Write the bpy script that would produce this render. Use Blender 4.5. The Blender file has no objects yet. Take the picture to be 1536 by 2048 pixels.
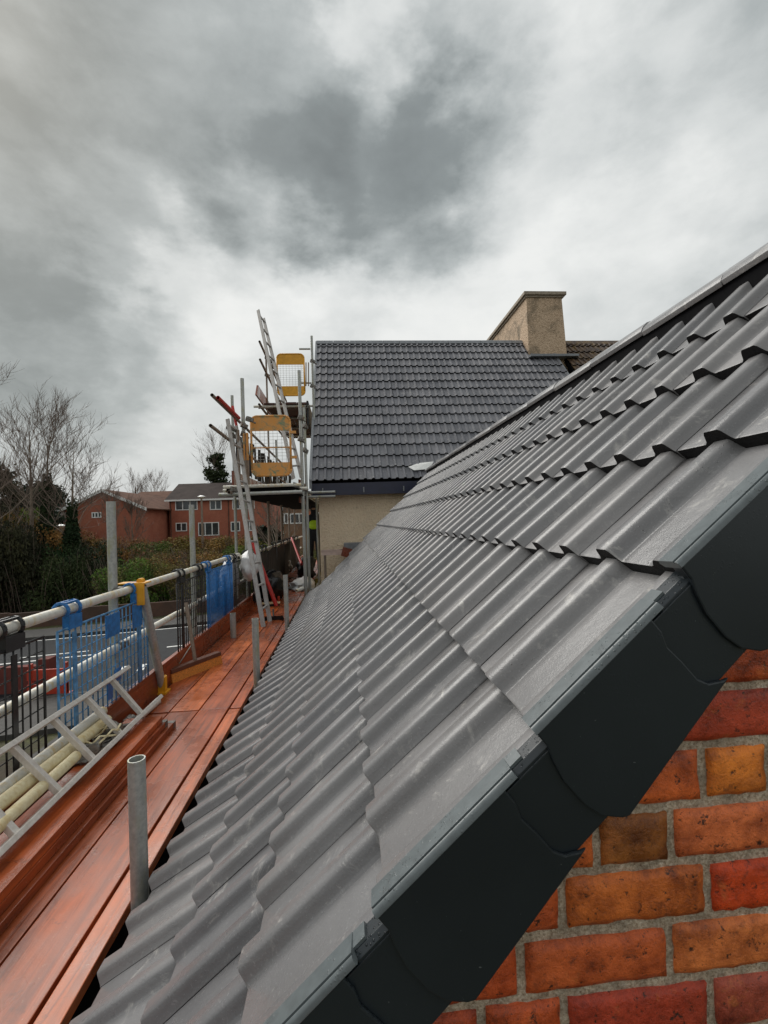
import bpy, bmesh, math, random
from mathutils import Vector, Matrix, noise as mn
random.seed(7)
R = math.radians
S = bpy.context.scene
C = S.collection

# ------------------------------------------------------------------ camera
F = 900.0            # focal length in pixels of the 1536 px wide photograph
ROLL = 0.033
_Y = Vector((-74, -18, F)).normalized()                 # world +Y (along the roof) seen by the camera (right, up, forward)
_Z = Vector((-ROLL, 1, 0)); _Z = (_Z - _Z.dot(_Y) * _Y).normalized()
_X = _Y.cross(_Z) * -1
if _X.x < 0: _X = -_X
cam_right = Vector((_X.x, _Y.x, _Z.x)); cam_up = Vector((_X.y, _Y.y, _Z.y)); cam_fwd = Vector((_X.z, _Y.z, _Z.z))
cd = bpy.data.cameras.new('camera'); cam = bpy.data.objects.new('camera', cd); C.objects.link(cam)
cam.matrix_world = Matrix((cam_right, cam_up, -cam_fwd)).transposed().to_4x4()
cd.sensor_fit = 'HORIZONTAL'; cd.sensor_width = 36; cd.lens = F / 1536 * 36
cd.clip_start = 0.02; cd.clip_end = 2000
S.camera = cam

def ray(px, py):
    return cam_right * (px - 768) + cam_up * (1024 - py) + cam_fwd * F
def atY(px, py, Y): r = ray(px, py); return r * (Y / r.y)
def atX(px, py, X): r = ray(px, py); return r * (X / r.x)
def atZ(px, py, Z): r = ray(px, py); return r * (Z / r.z)

# ------------------------------------------------------------------ sky, sun, exposure
SUN_DIR = Vector((-0.60, 0.62, 0.80)).normalized()        # towards the sun, behind the cloud
sun_el = math.asin(SUN_DIR.z); sun_az = math.atan2(SUN_DIR.x, SUN_DIR.y)
W = bpy.data.worlds.new('World'); S.world = W; W.use_nodes = True
nt = W.node_tree; nt.nodes.clear()
def N(tree, typ, **kw):
    n = tree.nodes.new(typ)
    for k, v in kw.items():
        if k.startswith('_'): setattr(n, k[1:], v)
    return n
def mathn(tree, op, a, b=None, c=None, clamp=False):
    n = tree.nodes.new('ShaderNodeMath'); n.operation = op; n.use_clamp = clamp
    for i, v in enumerate((a, b, c)):
        if v is None: continue
        if isinstance(v, (int, float)): n.inputs[i].default_value = v
        else: tree.links.new(v, n.inputs[i])
    return n.outputs[0]
def vmath(tree, op, a, b=None):
    n = tree.nodes.new('ShaderNodeVectorMath'); n.operation = op
    for i, v in enumerate((a, b)):
        if v is None: continue
        if isinstance(v, (tuple, Vector)): n.inputs[i].default_value = v
        else: tree.links.new(v, n.inputs[i])
    return n
def noise(tree, vec, scale, detail=4, rough=0.55, dist=0.0):
    n = tree.nodes.new('ShaderNodeTexNoise'); n.inputs['Scale'].default_value = scale
    n.inputs['Detail'].default_value = detail; n.inputs['Roughness'].default_value = rough
    n.inputs['Distortion'].default_value = dist
    if vec is not None: tree.links.new(vec, n.inputs['Vector'])
    return n
def ramp(tree, fac, stops, interp='LINEAR'):
    n = tree.nodes.new('ShaderNodeValToRGB'); n.color_ramp.interpolation = interp
    e = n.color_ramp.elements
    while len(e) < len(stops): e.new(0.5)
    for i, (p, c) in enumerate(stops):
        e[i].position = p; e[i].color = (c[0], c[1], c[2], 1) if not isinstance(c, (int, float)) else (c, c, c, 1)
    if fac is not None: tree.links.new(fac, n.inputs[0])
    return n.outputs[0]
def mixc(tree, fac, a, b, mode='MIX'):
    n = tree.nodes.new('ShaderNodeMix'); n.data_type = 'RGBA'; n.blend_type = mode
    for s, v in ((0, fac), (6, a), (7, b)):
        if isinstance(v, (int, float)): n.inputs[s].default_value = v
        elif isinstance(v, tuple): n.inputs[s].default_value = (v[0], v[1], v[2], 1)
        else: tree.links.new(v, n.inputs[s])
    return n.outputs[2]

tc = N(nt, 'ShaderNodeTexCoord')
sky = N(nt, 'ShaderNodeTexSky'); sky.sky_type = 'NISHITA'; sky.sun_disc = False
sky.sun_elevation = sun_el; sky.sun_rotation = sun_az; sky.air_density = 2; sky.dust_density = 5
sep = N(nt, 'ShaderNodeSeparateXYZ'); nt.links.new(tc.outputs['Generated'], sep.inputs[0])
comb = N(nt, 'ShaderNodeMapping'); comb.inputs['Scale'].default_value = (1.0, 1.0, 1.75); nt.links.new(tc.outputs['Generated'], comb.inputs['Vector'])
n1 = noise(nt, comb.outputs[0], 2.3, 8, 0.52, 0.35)
n2 = noise(nt, comb.outputs[0], 5.5, 10, 0.60, 0.15)
warpn = noise(nt, comb.outputs[0], 3.4, 6, 0.58)
wv = vmath(nt, 'SCALE', vmath(nt, 'SUBTRACT', warpn.outputs['Color'], (0.5, 0.5, 0.5)).outputs[0]); wv.inputs['Scale'].default_value = 0.40
dirw = vmath(nt, 'NORMALIZE', vmath(nt, 'ADD', tc.outputs['Generated'], wv.outputs[0]).outputs[0]).outputs[0]
L = mathn(nt, 'ADD', 0.585, mathn(nt, 'MULTIPLY', mathn(nt, 'SUBTRACT', n1.outputs[0], 0.5), 0.65))
L = mathn(nt, 'ADD', L, mathn(nt, 'MULTIPLY', mathn(nt, 'SUBTRACT', n2.outputs[0], 0.5), 0.46))
# the cloud bank as it stands in the sky: (direction given by a photo point, angular radius, lift or sink)
for (px, py, rad, amt) in [(760, 370, 13, -0.26), (900, 330, 11, -0.12), (560, 410, 10, -0.20), (900, 150, 11, -0.08), (1030, 20, 10, 0.14), (120, 100, 26, -0.20), (420, 60, 16, -0.10), (40, 640, 9, -0.18), (330, 730, 7, -0.14),
                           (150, 830, 9, -0.10), (1480, 60, 13, -0.12), (60, 330, 12, -0.06),
                           (470, 590, 14, 0.20), (250, 470, 9, 0.10), (900, 620, 15, 0.22), (1330, 330, 17, 0.10), (1200, 600, 14, 0.14), (700, 90, 6, 0.14), (1250, 60, 8, 0.06)]:
    d = ray(px, py).normalized()
    dot = vmath(nt, 'DOT_PRODUCT', dirw, d).outputs['Value']
    mr = N(nt, 'ShaderNodeMapRange', _interpolation_type='SMOOTHERSTEP')
    mr.inputs[1].default_value = math.cos(R(rad)); mr.inputs[2].default_value = 1.0; mr.inputs[3].default_value = 0; mr.inputs[4].default_value = amt
    nt.links.new(dot, mr.inputs[0]); L = mathn(nt, 'ADD', L, mr.outputs[0])
cloud = ramp(nt, L, [(0.0, (0.95, 1.06, 1.08)), (0.25, (1.35, 1.50, 1.52)), (0.45, (2.25, 2.42, 2.43)), (0.62, (3.35, 3.48, 3.46)), (0.85, (4.35, 4.42, 4.35)), (1.0, (4.7, 4.72, 4.6))])
bg = N(nt, 'ShaderNodeBackground'); bg.inputs[1].default_value = 0.1
nt.links.new(mixc(nt, 0.985, sky.outputs[0], cloud), bg.inputs[0])
wo = N(nt, 'ShaderNodeOutputWorld'); nt.links.new(bg.outputs[0], wo.inputs[0])

sl = bpy.data.lights.new('sun', 'SUN'); sl.energy = 1.4; sl.angle = R(45); sl.color = (1, 0.97, 0.92)
so = bpy.data.objects.new('sun', sl); C.objects.link(so); so.rotation_euler = (-SUN_DIR).to_track_quat('-Z', 'Y').to_euler(); so.location = (0, 0, 20)
S.view_settings.view_transform = 'Standard'; S.view_settings.look = 'None'; S.view_settings.gamma = 1
S.view_settings.exposure = 0.95

# ------------------------------------------------------------------ materials
def new_mat(name):
    m = bpy.data.materials.new(name); m.use_nodes = True; t = m.node_tree
    b = t.nodes['Principled BSDF']; return m, t, b
def coords(t, kind='Object', scale=None):
    c = t.nodes.new('ShaderNodeTexCoord'); v = c.outputs[kind]
    if scale:
        mp = t.nodes.new('ShaderNodeMapping'); mp.inputs['Scale'].default_value = scale; t.links.new(v, mp.inputs['Vector']); v = mp.outputs[0]
    return v
def bump(t, b, h, strength, dist=0.01):
    n = t.nodes.new('ShaderNodeBump'); n.inputs['Strength'].default_value = strength; n.inputs['Distance'].default_value = dist
    t.links.new(h, n.inputs['Height']); t.links.new(n.outputs[0], b.inputs['Normal']); return n
def objrand(t):
    return t.nodes.new('ShaderNodeObjectInfo').outputs['Random']
def objcol(t):
    return t.nodes.new('ShaderNodeObjectInfo').outputs['Color']
def world_pos(t):
    return t.nodes.new('ShaderNodeNewGeometry').outputs['Position']

def simple(name, col, rough=0.5, metal=0.0, nscale=30, namp=0.25, bstr=0.1, spec=0.5, coat=0, usecol=False):
    m, t, b = new_mat(name)
    v = coords(t)
    n = noise(t, v, nscale, 5, 0.6)
    base = objcol(t) if usecol else col
    dark = tuple(c * (1 - namp) for c in col); lite = tuple(min(1, c * (1 + namp)) for c in col)
    f = ramp(t, n.outputs[0], [(0.3, 0.0), (0.7, 1.0)])
    if usecol:
        c = mixc(t, 1.0, base, mixc(t, f, (1 - namp,) * 3, (1 + namp,) * 3), 'MULTIPLY')
    else: c = mixc(t, f, dark, lite)
    t.links.new(c, b.inputs['Base Color'])
    b.inputs['Roughness'].default_value = rough; b.inputs['Metallic'].default_value = metal
    b.inputs['Specular IOR Level'].default_value = spec; b.inputs['Coat Weight'].default_value = coat
    if bstr: bump(t, b, n.outputs[0], bstr, 0.004)
    return m

def tile_material(name, base, lift, ro=(0.28, 0.44), spec=0.6):
    m, t, b = new_mat(name)
    p = world_pos(t); r = objrand(t)
    big = noise(t, p, 2.3, 4, 0.55); fine = noise(t, p, 260, 3, 0.6); mid = noise(t, p, 22, 5, 0.65)
    dropn = t.nodes.new('ShaderNodeTexVoronoi'); dropn.inputs['Scale'].default_value = 120; t.links.new(p, dropn.inputs['Vector'])
    c = mixc(t, ramp(t, big.outputs[0], [(0.35, 0.0), (0.65, 1.0)]), tuple(x * 0.86 for x in base), tuple(x * 1.12 for x in base))
    c = mixc(t, 1.0, c, ramp(t, r, [(0, (0.80, 0.80, 0.82)), (0.5, (1.0, 0.99, 0.985)), (1, (1.15, 1.12, 1.10))]), 'MULTIPLY')
    mp = t.nodes.new('ShaderNodeMapping'); mp.inputs['Rotation'].default_value = (0, R(45), 0); mp.inputs['Scale'].default_value = (3, 60, 60); t.links.new(p, mp.inputs[0])
    scr = noise(t, mp.outputs[0], 1.0, 4, 0.6)
    c = mixc(t, ramp(t, scr.outputs[0], [(0.60, 0.0), (0.72, 0.28)]), c, tuple(x * 0.55 for x in base))
    c = mixc(t, ramp(t, scr.outputs[0], [(0.24, 0.35), (0.32, 0.0)]), c, tuple(x * 1.9 for x in base))
    c = mixc(t, ramp(t, noise(t, p, 42, 5, 0.7).outputs[0], [(0.62, 0.0), (0.72, 0.4)]), c, tuple(x * 0.6 for x in base))
    # pale lime scuffs and dust
    sc = noise(t, p, 9, 8, 0.75, 1.2)
    scm = ramp(t, sc.outputs[0], [(0.55, 0.0), (0.66, 0.85)])
    c = mixc(t, mathn(t, 'MULTIPLY', scm, ramp(t, mid.outputs[0], [(0.45, 0.0), (0.62, 1.0)])), c, (0.52, 0.50, 0.47))
    c = mixc(t, mathn(t, 'MULTIPLY', ramp(t, fine.outputs[0], [(0.62, 0.0), (0.72, 1.0)]), 0.4), c, tuple(x * 2.0 for x in base))
    t.links.new(c, b.inputs['Base Color'])
    b.inputs['Specular IOR Level'].default_value = spec
    wet = noise(t, p, 4.5, 5, 0.6)
    t.links.new(ramp(t, wet.outputs[0], [(0.35, ro[0]), (0.65, ro[1])]), b.inputs['Roughness'])
    drops = ramp(t, dropn.outputs['Distance'], [(0.0, 1.0), (0.16, 0.0)])
    patch = ramp(t, noise(t, p, 6.0, 3, 0.6).outputs[0], [(0.56, 0.0), (0.63, 1.0)])
    h = mathn(t, 'ADD', mathn(t, 'MULTIPLY', fine.outputs[0], 0.18), mathn(t, 'MULTIPLY', mathn(t, 'MULTIPLY', drops, patch), 0.8))
    h = mathn(t, 'ADD', h, mathn(t, 'MULTIPLY', mid.outputs[0], 0.5))
    bump(t, b, h, lift, 0.003)
    return m
M = {}
M['tile'] = tile_material('wet_grey_roof_tile', (0.212, 0.210, 0.213), 0.7, (0.23, 0.38), 0.5)
M['tile_far'] = tile_material('wet_slate_grey_tile', (0.17, 0.172, 0.188), 0.15, (0.5, 0.6), 0.3)
M['tile_edge'] = simple('shaded_tile_edge', (0.012, 0.012, 0.013), 0.75, nscale=90, bstr=0.6, spec=0.25)  # shade under each course painted into the butt faces as near-black
m, t, b = new_mat('weathered_brown_tile'); p = world_pos(t)
c = ramp(t, noise(t, p, 5, 6, 0.65).outputs[0], [(0.35, (0.045, 0.03, 0.025)), (0.5, (0.10, 0.06, 0.035)), (0.62, (0.16, 0.10, 0.035)), (0.75, (0.07, 0.055, 0.04))])
t.links.new(c, b.inputs['Base Color']); b.inputs['Roughness'].default_value = 0.6; M['tile_brown'] = m

# dark plastic verge with rain drops
m, t, b = new_mat('blue_black_plastic'); p = world_pos(t)
c = mixc(t, ramp(t, noise(t, p, 3, 3).outputs[0], [(0.3, 0.0), (0.7, 1.0)]), (0.013, 0.018, 0.022), (0.020, 0.027, 0.032))
spk = ramp(t, noise(t, p, 170, 2, 0.5).outputs[0], [(0.76, 0.0), (0.80, 1.0)])
c = mixc(t, mathn(t, 'MULTIPLY', spk, 0.35), c, (0.30, 0.32, 0.32)); t.links.new(c, b.inputs['Base Color'])
b.inputs['Roughness'].default_value = 0.36; b.inputs['Specular IOR Level'].default_value = 0.5
v = t.nodes.new('ShaderNodeTexVoronoi'); v.inputs['Scale'].default_value = 150; v.inputs['Randomness'].default_value = 1; t.links.new(p, v.inputs['Vector'])
dr = ramp(t, v.outputs['Distance'], [(0.0, 1.0), (0.22, 0.75), (0.30, 0.0)])
pm = ramp(t, noise(t, p, 13, 3, 0.6).outputs[0], [(0.46, 0.0), (0.56, 1.0)])
nrm = t.nodes.new('ShaderNodeNewGeometry'); sx = t.nodes.new('ShaderNodeSeparateXYZ'); t.links.new(nrm.outputs['True Normal'], sx.inputs[0])
up = ramp(t, sx.outputs[2], [(0.2, 0.05), (0.5, 1.0)])
bump(t, b, mathn(t, 'MULTIPLY', mathn(t, 'MULTIPLY', dr, pm), up), 0.9, 0.0022); M['verge'] = m
M['verge_top'] = simple('sky_lit_plastic_flange', (0.105, 0.122, 0.127), 0.3, nscale=60, namp=0.15, bstr=0.05)  # same verge plastic, its sky reflection painted in as a lighter grey
m2 = M['verge_top']; t = m2.node_tree; b = t.nodes['Principled BSDF']; p = world_pos(t)
v = t.nodes.new('ShaderNodeTexVoronoi'); v.inputs['Scale'].default_value = 165; t.links.new(p, v.inputs['Vector'])
bump(t, b, mathn(t, 'MULTIPLY', ramp(t, v.outputs['Distance'], [(0.0, 1.0), (0.2, 0.75), (0.3, 0.0)]), ramp(t, noise(t, p, 16, 3, 0.6).outputs[0], [(0.50, 0.0), (0.60, 1.0)])), 0.7, 0.002)

# brick: colour of each brick is the object colour
m, t, b = new_mat('old_red_brick'); p = world_pos(t)
pits = noise(t, p, 70, 5, 0.72); grit = noise(t, p, 260, 3, 0.7); blot = noise(t, p, 15, 7, 0.72, 0.15); bigb = noise(t, p, 7, 3, 0.6)
c = mixc(t, 1.0, objcol(t), ramp(t, blot.outputs[0], [(0.30, (0.30, 0.20, 0.20)), (0.44, (0.80, 0.70, 0.66)), (0.56, (1.15, 1.08, 1.0)), (0.70, (1.5, 1.45, 1.3))]), 'MULTIPLY')
c = mixc(t, ramp(t, bigb.outputs[0], [(0.55, 0.0), (0.72, 0.55)]), c, (0.12, 0.03, 0.015))
c = mixc(t, ramp(t, pits.outputs[0], [(0.34, 0.95), (0.41, 0.0)]), c, (0.035, 0.015, 0.01))
c = mixc(t, ramp(t, grit.outputs[0], [(0.60, 0.0), (0.70, 0.35)]), c, (0.05, 0.02, 0.012))
st2 = noise(t, p, 34, 6, 0.75, 0.2)
c = mixc(t, ramp(t, st2.outputs[0], [(0.56, 0.0), (0.68, 0.6)]), c, (0.09, 0.03, 0.018))
c = mixc(t, ramp(t, noise(t, p, 12, 6, 0.75, 0.1).outputs[0], [(0.58, 0.0), (0.70, 0.55)]), c, (0.75, 0.24, 0.06))
t.links.new(c, b.inputs['Base Color']); t.links.new(ramp(t, blot.outputs[0], [(0.3, 0.28), (0.7, 0.6)]), b.inputs['Roughness'])
bump(t, b, mathn(t, 'ADD', mathn(t, 'ADD', pits.outputs[0], mathn(t, 'MULTIPLY', grit.outputs[0], 0.35)), mathn(t, 'MULTIPLY', blot.outputs[0], 0.7)), 0.8, 0.005); M['brick'] = m
m, t, b = new_mat('sandy_mortar'); p = world_pos(t)
g = noise(t, p, 190, 5, 0.7); g2 = noise(t, p, 30, 5, 0.7)
c = ramp(t, g.outputs[0], [(0.3, (0.24, 0.17, 0.11)), (0.48, (0.60, 0.48, 0.34)), (0.7, (0.88, 0.78, 0.62))])
c = mixc(t, ramp(t, g2.outputs[0], [(0.4, 0.5), (0.6, 0.0)]), c, (0.10, 0.075, 0.05))
t.links.new(c, b.inputs['Base Color']); b.inputs['Roughness'].default_value = 0.65
bump(t, b, mathn(t, 'ADD', g.outputs[0], g2.outputs[0]), 1.0, 0.006); M['mortar'] = m

# wet red-stained boards: grain runs along local X or Y given by mapping
def wood(name, axis, c0, c1, rough=0.32):
    m, t, b = new_mat(name); sc = [14, 14, 14]; sc[axis] = 0.9
    v = coords(t, 'Object', tuple(sc)); r = objrand(t)
    ad = vmath(t, 'ADD', v, None); cr = t.nodes.new('ShaderNodeCombineXYZ'); rr = mathn(t, 'MULTIPLY', r, 37.0)
    for i in range(3): t.links.new(rr, cr.inputs[i])
    t.links.new(cr.outputs[0], ad.inputs[1])
    g = noise(t, ad.outputs[0], 1.7, 6, 0.6, 1.2); kn = noise(t, ad.outputs[0], 0.5, 3, 0.6, 2.2)
    c = ramp(t, g.outputs[0], [(0.22, c0), (0.5, tuple(a * .35 + d * .65 for a, d in zip(c0, c1))), (0.75, c1)])
    c = mixc(t, 1.0, c, objcol(t), 'MULTIPLY')
    c = mixc(t, ramp(t, kn.outputs[0], [(0.27, 0.75), (0.36, 0.0)]), c, (0.045, 0.014, 0.008))
    wl = noise(t, world_pos(t), 2.5, 4, 0.6)
    c = mixc(t, ramp(t, wl.outputs[0], [(0.42, 0.45), (0.62, 0.0)]), c, (0.10, 0.035, 0.022))
    gr = noise(t, world_pos(t), 85, 3, 0.6)
    c = mixc(t, ramp(t, gr.outputs[0], [(0.68, 0.0), (0.74, 0.55)]), c, (0.5, 0.38, 0.28))
    c = mixc(t, ramp(t, noise(t, world_pos(t), 19, 5, 0.7).outputs[0], [(0.60, 0.0), (0.72, 0.55)]), c, (0.07, 0.022, 0.012))
    t.links.new(c, b.inputs['Base Color'])
    t.links.new(ramp(t, wl.outputs[0], [(0.35, rough - 0.1), (0.65, rough + 0.18)]), b.inputs['Roughness'])
    bump(t, b, mathn(t, 'ADD', g.outputs[0], mathn(t, 'MULTIPLY', gr.outputs[0], 0.25)), 0.35, 0.004); return m
M['board'] = wood('wet_red_board', 1, (0.13, 0.026, 0.010), (0.66, 0.150, 0.038), 0.25)
M['plank_pale'] = wood('pale_pink_plank', 0, (0.55, 0.40, 0.34), (0.80, 0.62, 0.54), 0.6)
M['broom_wood'] = simple('dark_broom_wood', (0.12, 0.04, 0.02), 0.5, nscale=40)
M['bristle'] = simple('orange_bristle', (0.62, 0.22, 0.035), 0.7, nscale=120, namp=0.5, bstr=0.8)

# galvanised steel
def steel(name, c0, c1, stain, metal=0.35, rough=0.45):
    m, t, b = new_mat(name); p = world_pos(t); pz = t.nodes.new('ShaderNodeMapping'); pz.inputs['Scale'].default_value = (14, 14, 3.5); t.links.new(p, pz.inputs[0])
    n = noise(t, pz.outputs[0], 1.6, 6, 0.65); n3 = noise(t, p, 60, 4, 0.6)
    c = mixc(t, ramp(t, n3.outputs[0], [(0.3, 0.0), (0.7, 1.0)]), c0, c1)
    c = mixc(t, ramp(t, n.outputs[0], [(0.50, 0.0), (0.66, 0.75)]), c, stain)
    t.links.new(c, b.inputs['Base Color']); b.inputs['Metallic'].default_value = metal; b.inputs['Roughness'].default_value = rough
    bump(t, b, n3.outputs[0], 0.25, 0.002); return m
M['tube'] = steel('galvanised_tube', (0.29, 0.30, 0.29), (0.46, 0.465, 0.44), (0.32, 0.31, 0.17))
M['tube_pale'] = steel('pale_painted_tube', (0.56, 0.55, 0.50), (0.70, 0.68, 0.61), (0.58, 0.42, 0.16), 0.1)
M['tube_cream'] = steel('cream_stained_tube', (0.66, 0.55, 0.32), (0.80, 0.72, 0.48), (0.62, 0.46, 0.20), 0.05)
M['tube_brown'] = steel('rusty_tube', (0.20, 0.15, 0.11), (0.32, 0.26, 0.21), (0.15, 0.07, 0.04), 0.2, 0.6)
M['clamp'] = steel('dull_steel_clamp', (0.10, 0.095, 0.085), (0.26, 0.25, 0.23), (0.16, 0.10, 0.06), 0.5, 0.5)
M['alu'] = steel('worn_aluminium', (0.62, 0.58, 0.53), (0.76, 0.72, 0.67), (0.55, 0.50, 0.44), 0.25, 0.42)
M['alu_dull'] = steel('dull_aluminium', (0.34, 0.32, 0.30), (0.46, 0.44, 0.42), (0.30, 0.25, 0.21), 0.25, 0.5)
M['blue'] = simple('blue_powder_coat', (0.010, 0.14, 0.40), 0.4, nscale=35, namp=0.35)
M['blue_pale'] = simple('scuffed_blue_coat', (0.07, 0.22, 0.42), 0.45, nscale=30, namp=0.5)
M['blue_deep'] = simple('deep_blue_sheet', (0.006, 0.075, 0.25), 0.4, nscale=5, namp=0.5)
M['black'] = simple('black_powder_coat', (0.012, 0.012, 0.013), 0.42, nscale=35, namp=0.35)
M['yellow'] = simple('yellow_paint', (0.72, 0.34, 0.015), 0.45, nscale=18, namp=0.15)
m, t, b = new_mat('chipped_yellow_green_paint'); p = world_pos(t)
nn = noise(t, p, 9, 7, 0.75, 0.6)
c = ramp(t, nn.outputs[0], [(0.40, (0.66, 0.29, 0.06)), (0.52, (0.62, 0.30, 0.09)), (0.58, (0.30, 0.24, 0.12)), (0.68, (0.10, 0.26, 0.16))])
t.links.new(c, b.inputs['Base Color']); b.inputs['Roughness'].default_value = 0.6; M['yellow_worn'] = m
M['red'] = simple('red_paint', (0.50, 0.025, 0.018), 0.4, nscale=20)
M['orange'] = simple('orange_plastic', (0.40, 0.035, 0.012), 0.5, nscale=6)
M['white'] = simple('white_plastic', (0.72, 0.72, 0.70), 0.5, nscale=10, namp=0.12)
M['white_upvc'] = simple('white_window_frame', (0.78, 0.78, 0.76), 0.35, nscale=5, namp=0.06, bstr=0)
M['net'] = simple('black_debris_net', (0.010, 0.011, 0.012), 0.55, nscale=14, namp=0.6, bstr=0.8)
M['navy'] = simple('navy_fascia', (0.008, 0.010, 0.035), 0.3, nscale=8)
M['lead'] = simple('lead_flashing', (0.20, 0.21, 0.225), 0.5, nscale=12)
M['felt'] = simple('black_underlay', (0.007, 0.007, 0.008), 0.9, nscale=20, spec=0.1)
M['hivis'] = simple('hivis_yellow', (0.55, 0.85, 0.03), 0.6, nscale=20, namp=0.1)
M['cloth_dark'] = simple('dark_workwear', (0.015, 0.018, 0.025), 0.8, nscale=30)
M['skin'] = simple('skin', (0.45, 0.26, 0.19), 0.55, nscale=40, namp=0.08)
M['concrete'] = simple('weathered_concrete', (0.30, 0.25, 0.19), 0.75, nscale=25, namp=0.35, bstr=0.4)
M['glass'] = simple('window_glass', (0.05, 0.06, 0.065), 0.12, nscale=0.6, namp=0.6, bstr=0, spec=0.8)

# pebbledash render
def dash(name, cols, stain):
    m, t, b = new_mat(name); p = world_pos(t)
    v = t.nodes.new('ShaderNodeTexVoronoi'); v.inputs['Scale'].default_value = 30; t.links.new(p, v.inputs['Vector'])
    n = noise(t, p, 22, 6, 0.8); st = noise(t, p, 1.6, 6, 0.65, 0.4)
    c = ramp(t, n.outputs[0], cols); c = mixc(t, ramp(t, st.outputs[0], [(0.50, 0.0), (0.66, stain)]), c, (0.10, 0.085, 0.055))
    t.links.new(c, b.inputs['Base Color']); b.inputs['Roughness'].default_value = 0.85
    bump(t, b, mathn(t, 'ADD', n.outputs[0], mathn(t, 'MULTIPLY', v.outputs['Distance'], 1.2)), 0.8, 0.015); return m
M['dash'] = dash('cream_pebbledash', [(0.30, (0.30, 0.20, 0.12)), (0.40, (0.84, 0.66, 0.46)), (0.7, (0.90, 0.75, 0.56))], 0.12)
M['dash_stained'] = dash('stained_pebbledash', [(0.32, (0.25, 0.165, 0.10)), (0.5, (0.55, 0.40, 0.27)), (0.7, (0.66, 0.50, 0.36))], 0.8)

# distant house brick with a faint course pattern
def farbrick(name, c0, c1):
    m, t, b = new_mat(name); p = world_pos(t)
    n = noise(t, p, 0.8, 6, 0.7); n3 = noise(t, p, 6, 5, 0.7)
    c = mixc(t, ramp(t, n.outputs[0], [(0.35, 0.0), (0.65, 1.0)]), c0, c1)
    c = mixc(t, ramp(t, n3.outputs[0], [(0.3, 0.35), (0.6, 0.0)]), c, tuple(x * 0.45 for x in c0)); t.links.new(c, b.inputs['Base Color'])
    b.inputs['Roughness'].default_value = 0.85; return m
M['farbrick'] = farbrick('distant_red_brick', (0.34, 0.10, 0.058), (0.42, 0.15, 0.09))
M['farbrick2'] = farbrick('distant_orange_brick', (0.42, 0.12, 0.05), (0.55, 0.18, 0.08))
M['farbrick3'] = farbrick('distant_brown_brick', (0.20, 0.11, 0.06), (0.30, 0.17, 0.10))
M['wall_red'] = farbrick('dark_red_garden_wall', (0.10, 0.022, 0.016), (0.17, 0.035, 0.025))
M['wall_dark'] = farbrick('dark_mossy_wall', (0.06, 0.04, 0.03), (0.12, 0.06, 0.04))
M['farroof'] = simple('distant_brown_roof', (0.055, 0.042, 0.038), 0.9, nscale=1.2, namp=0.3, spec=0.15)
M['farroof2'] = simple('distant_rust_roof', (0.12, 0.06, 0.04), 0.9, nscale=1.2, namp=0.3, spec=0.15)
M['bark'] = simple('grey_brown_bark', (0.21, 0.165, 0.125), 0.9, nscale=3, namp=0.4)
M['twig'] = simple('reddish_twig', (0.17, 0.125, 0.10), 0.9, nscale=3, namp=0.3)
m, t, b = new_mat('leaf'); p = world_pos(t)
c = mixc(t, 1.0, objcol(t), ramp(t, noise(t, p, 1.3, 5, 0.7).outputs[0], [(0.3, (0.35, 0.4, 0.35)), (0.5, (0.9, 0.9, 0.9)), (0.7, (1.7, 1.5, 1.2))]), 'MULTIPLY')
t.links.new(c, b.inputs['Base Color']); b.inputs['Roughness'].default_value = 0.85; b.inputs['Specular IOR Level'].default_value = 0.15; M['leaf'] = m
# ground
m, t, b = new_mat('grass_and_soil'); p = world_pos(t)
n = noise(t, p, 0.5, 8, 0.7); n3 = noise(t, p, 12, 5, 0.7)
c = ramp(t, n.outputs[0], [(0.35, (0.045, 0.028, 0.016)), (0.5, (0.06, 0.06, 0.02)), (0.65, (0.10, 0.105, 0.025))])
c = mixc(t, ramp(t, n3.outputs[0], [(0.4, 0.6), (0.6, 0.0)]), c, (0.03, 0.025, 0.012)); t.links.new(c, b.inputs['Base Color']); b.inputs['Roughness'].default_value = 0.9
bump(t, b, n3.outputs[0], 0.8, 0.05); M['ground'] = m
M['asphalt'] = simple('wet_asphalt', (0.018, 0.0195, 0.022), 0.75, nscale=3, namp=0.25, bstr=0.1, spec=0.2)
M['paving'] = simple('grey_paving', (0.05, 0.047, 0.043), 0.8, nscale=8, namp=0.3)
M['paint_white'] = simple('road_paint', (0.75, 0.75, 0.72), 0.5, nscale=8, namp=0.2)
M['sack'] = simple('white_rubble_sack', (0.70, 0.70, 0.70), 0.45, nscale=12, namp=0.12, bstr=0.4)
M['bag'] = simple('black_bin_bag', (0.01, 0.01, 0.011), 0.25, nscale=9, bstr=0.8)

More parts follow.
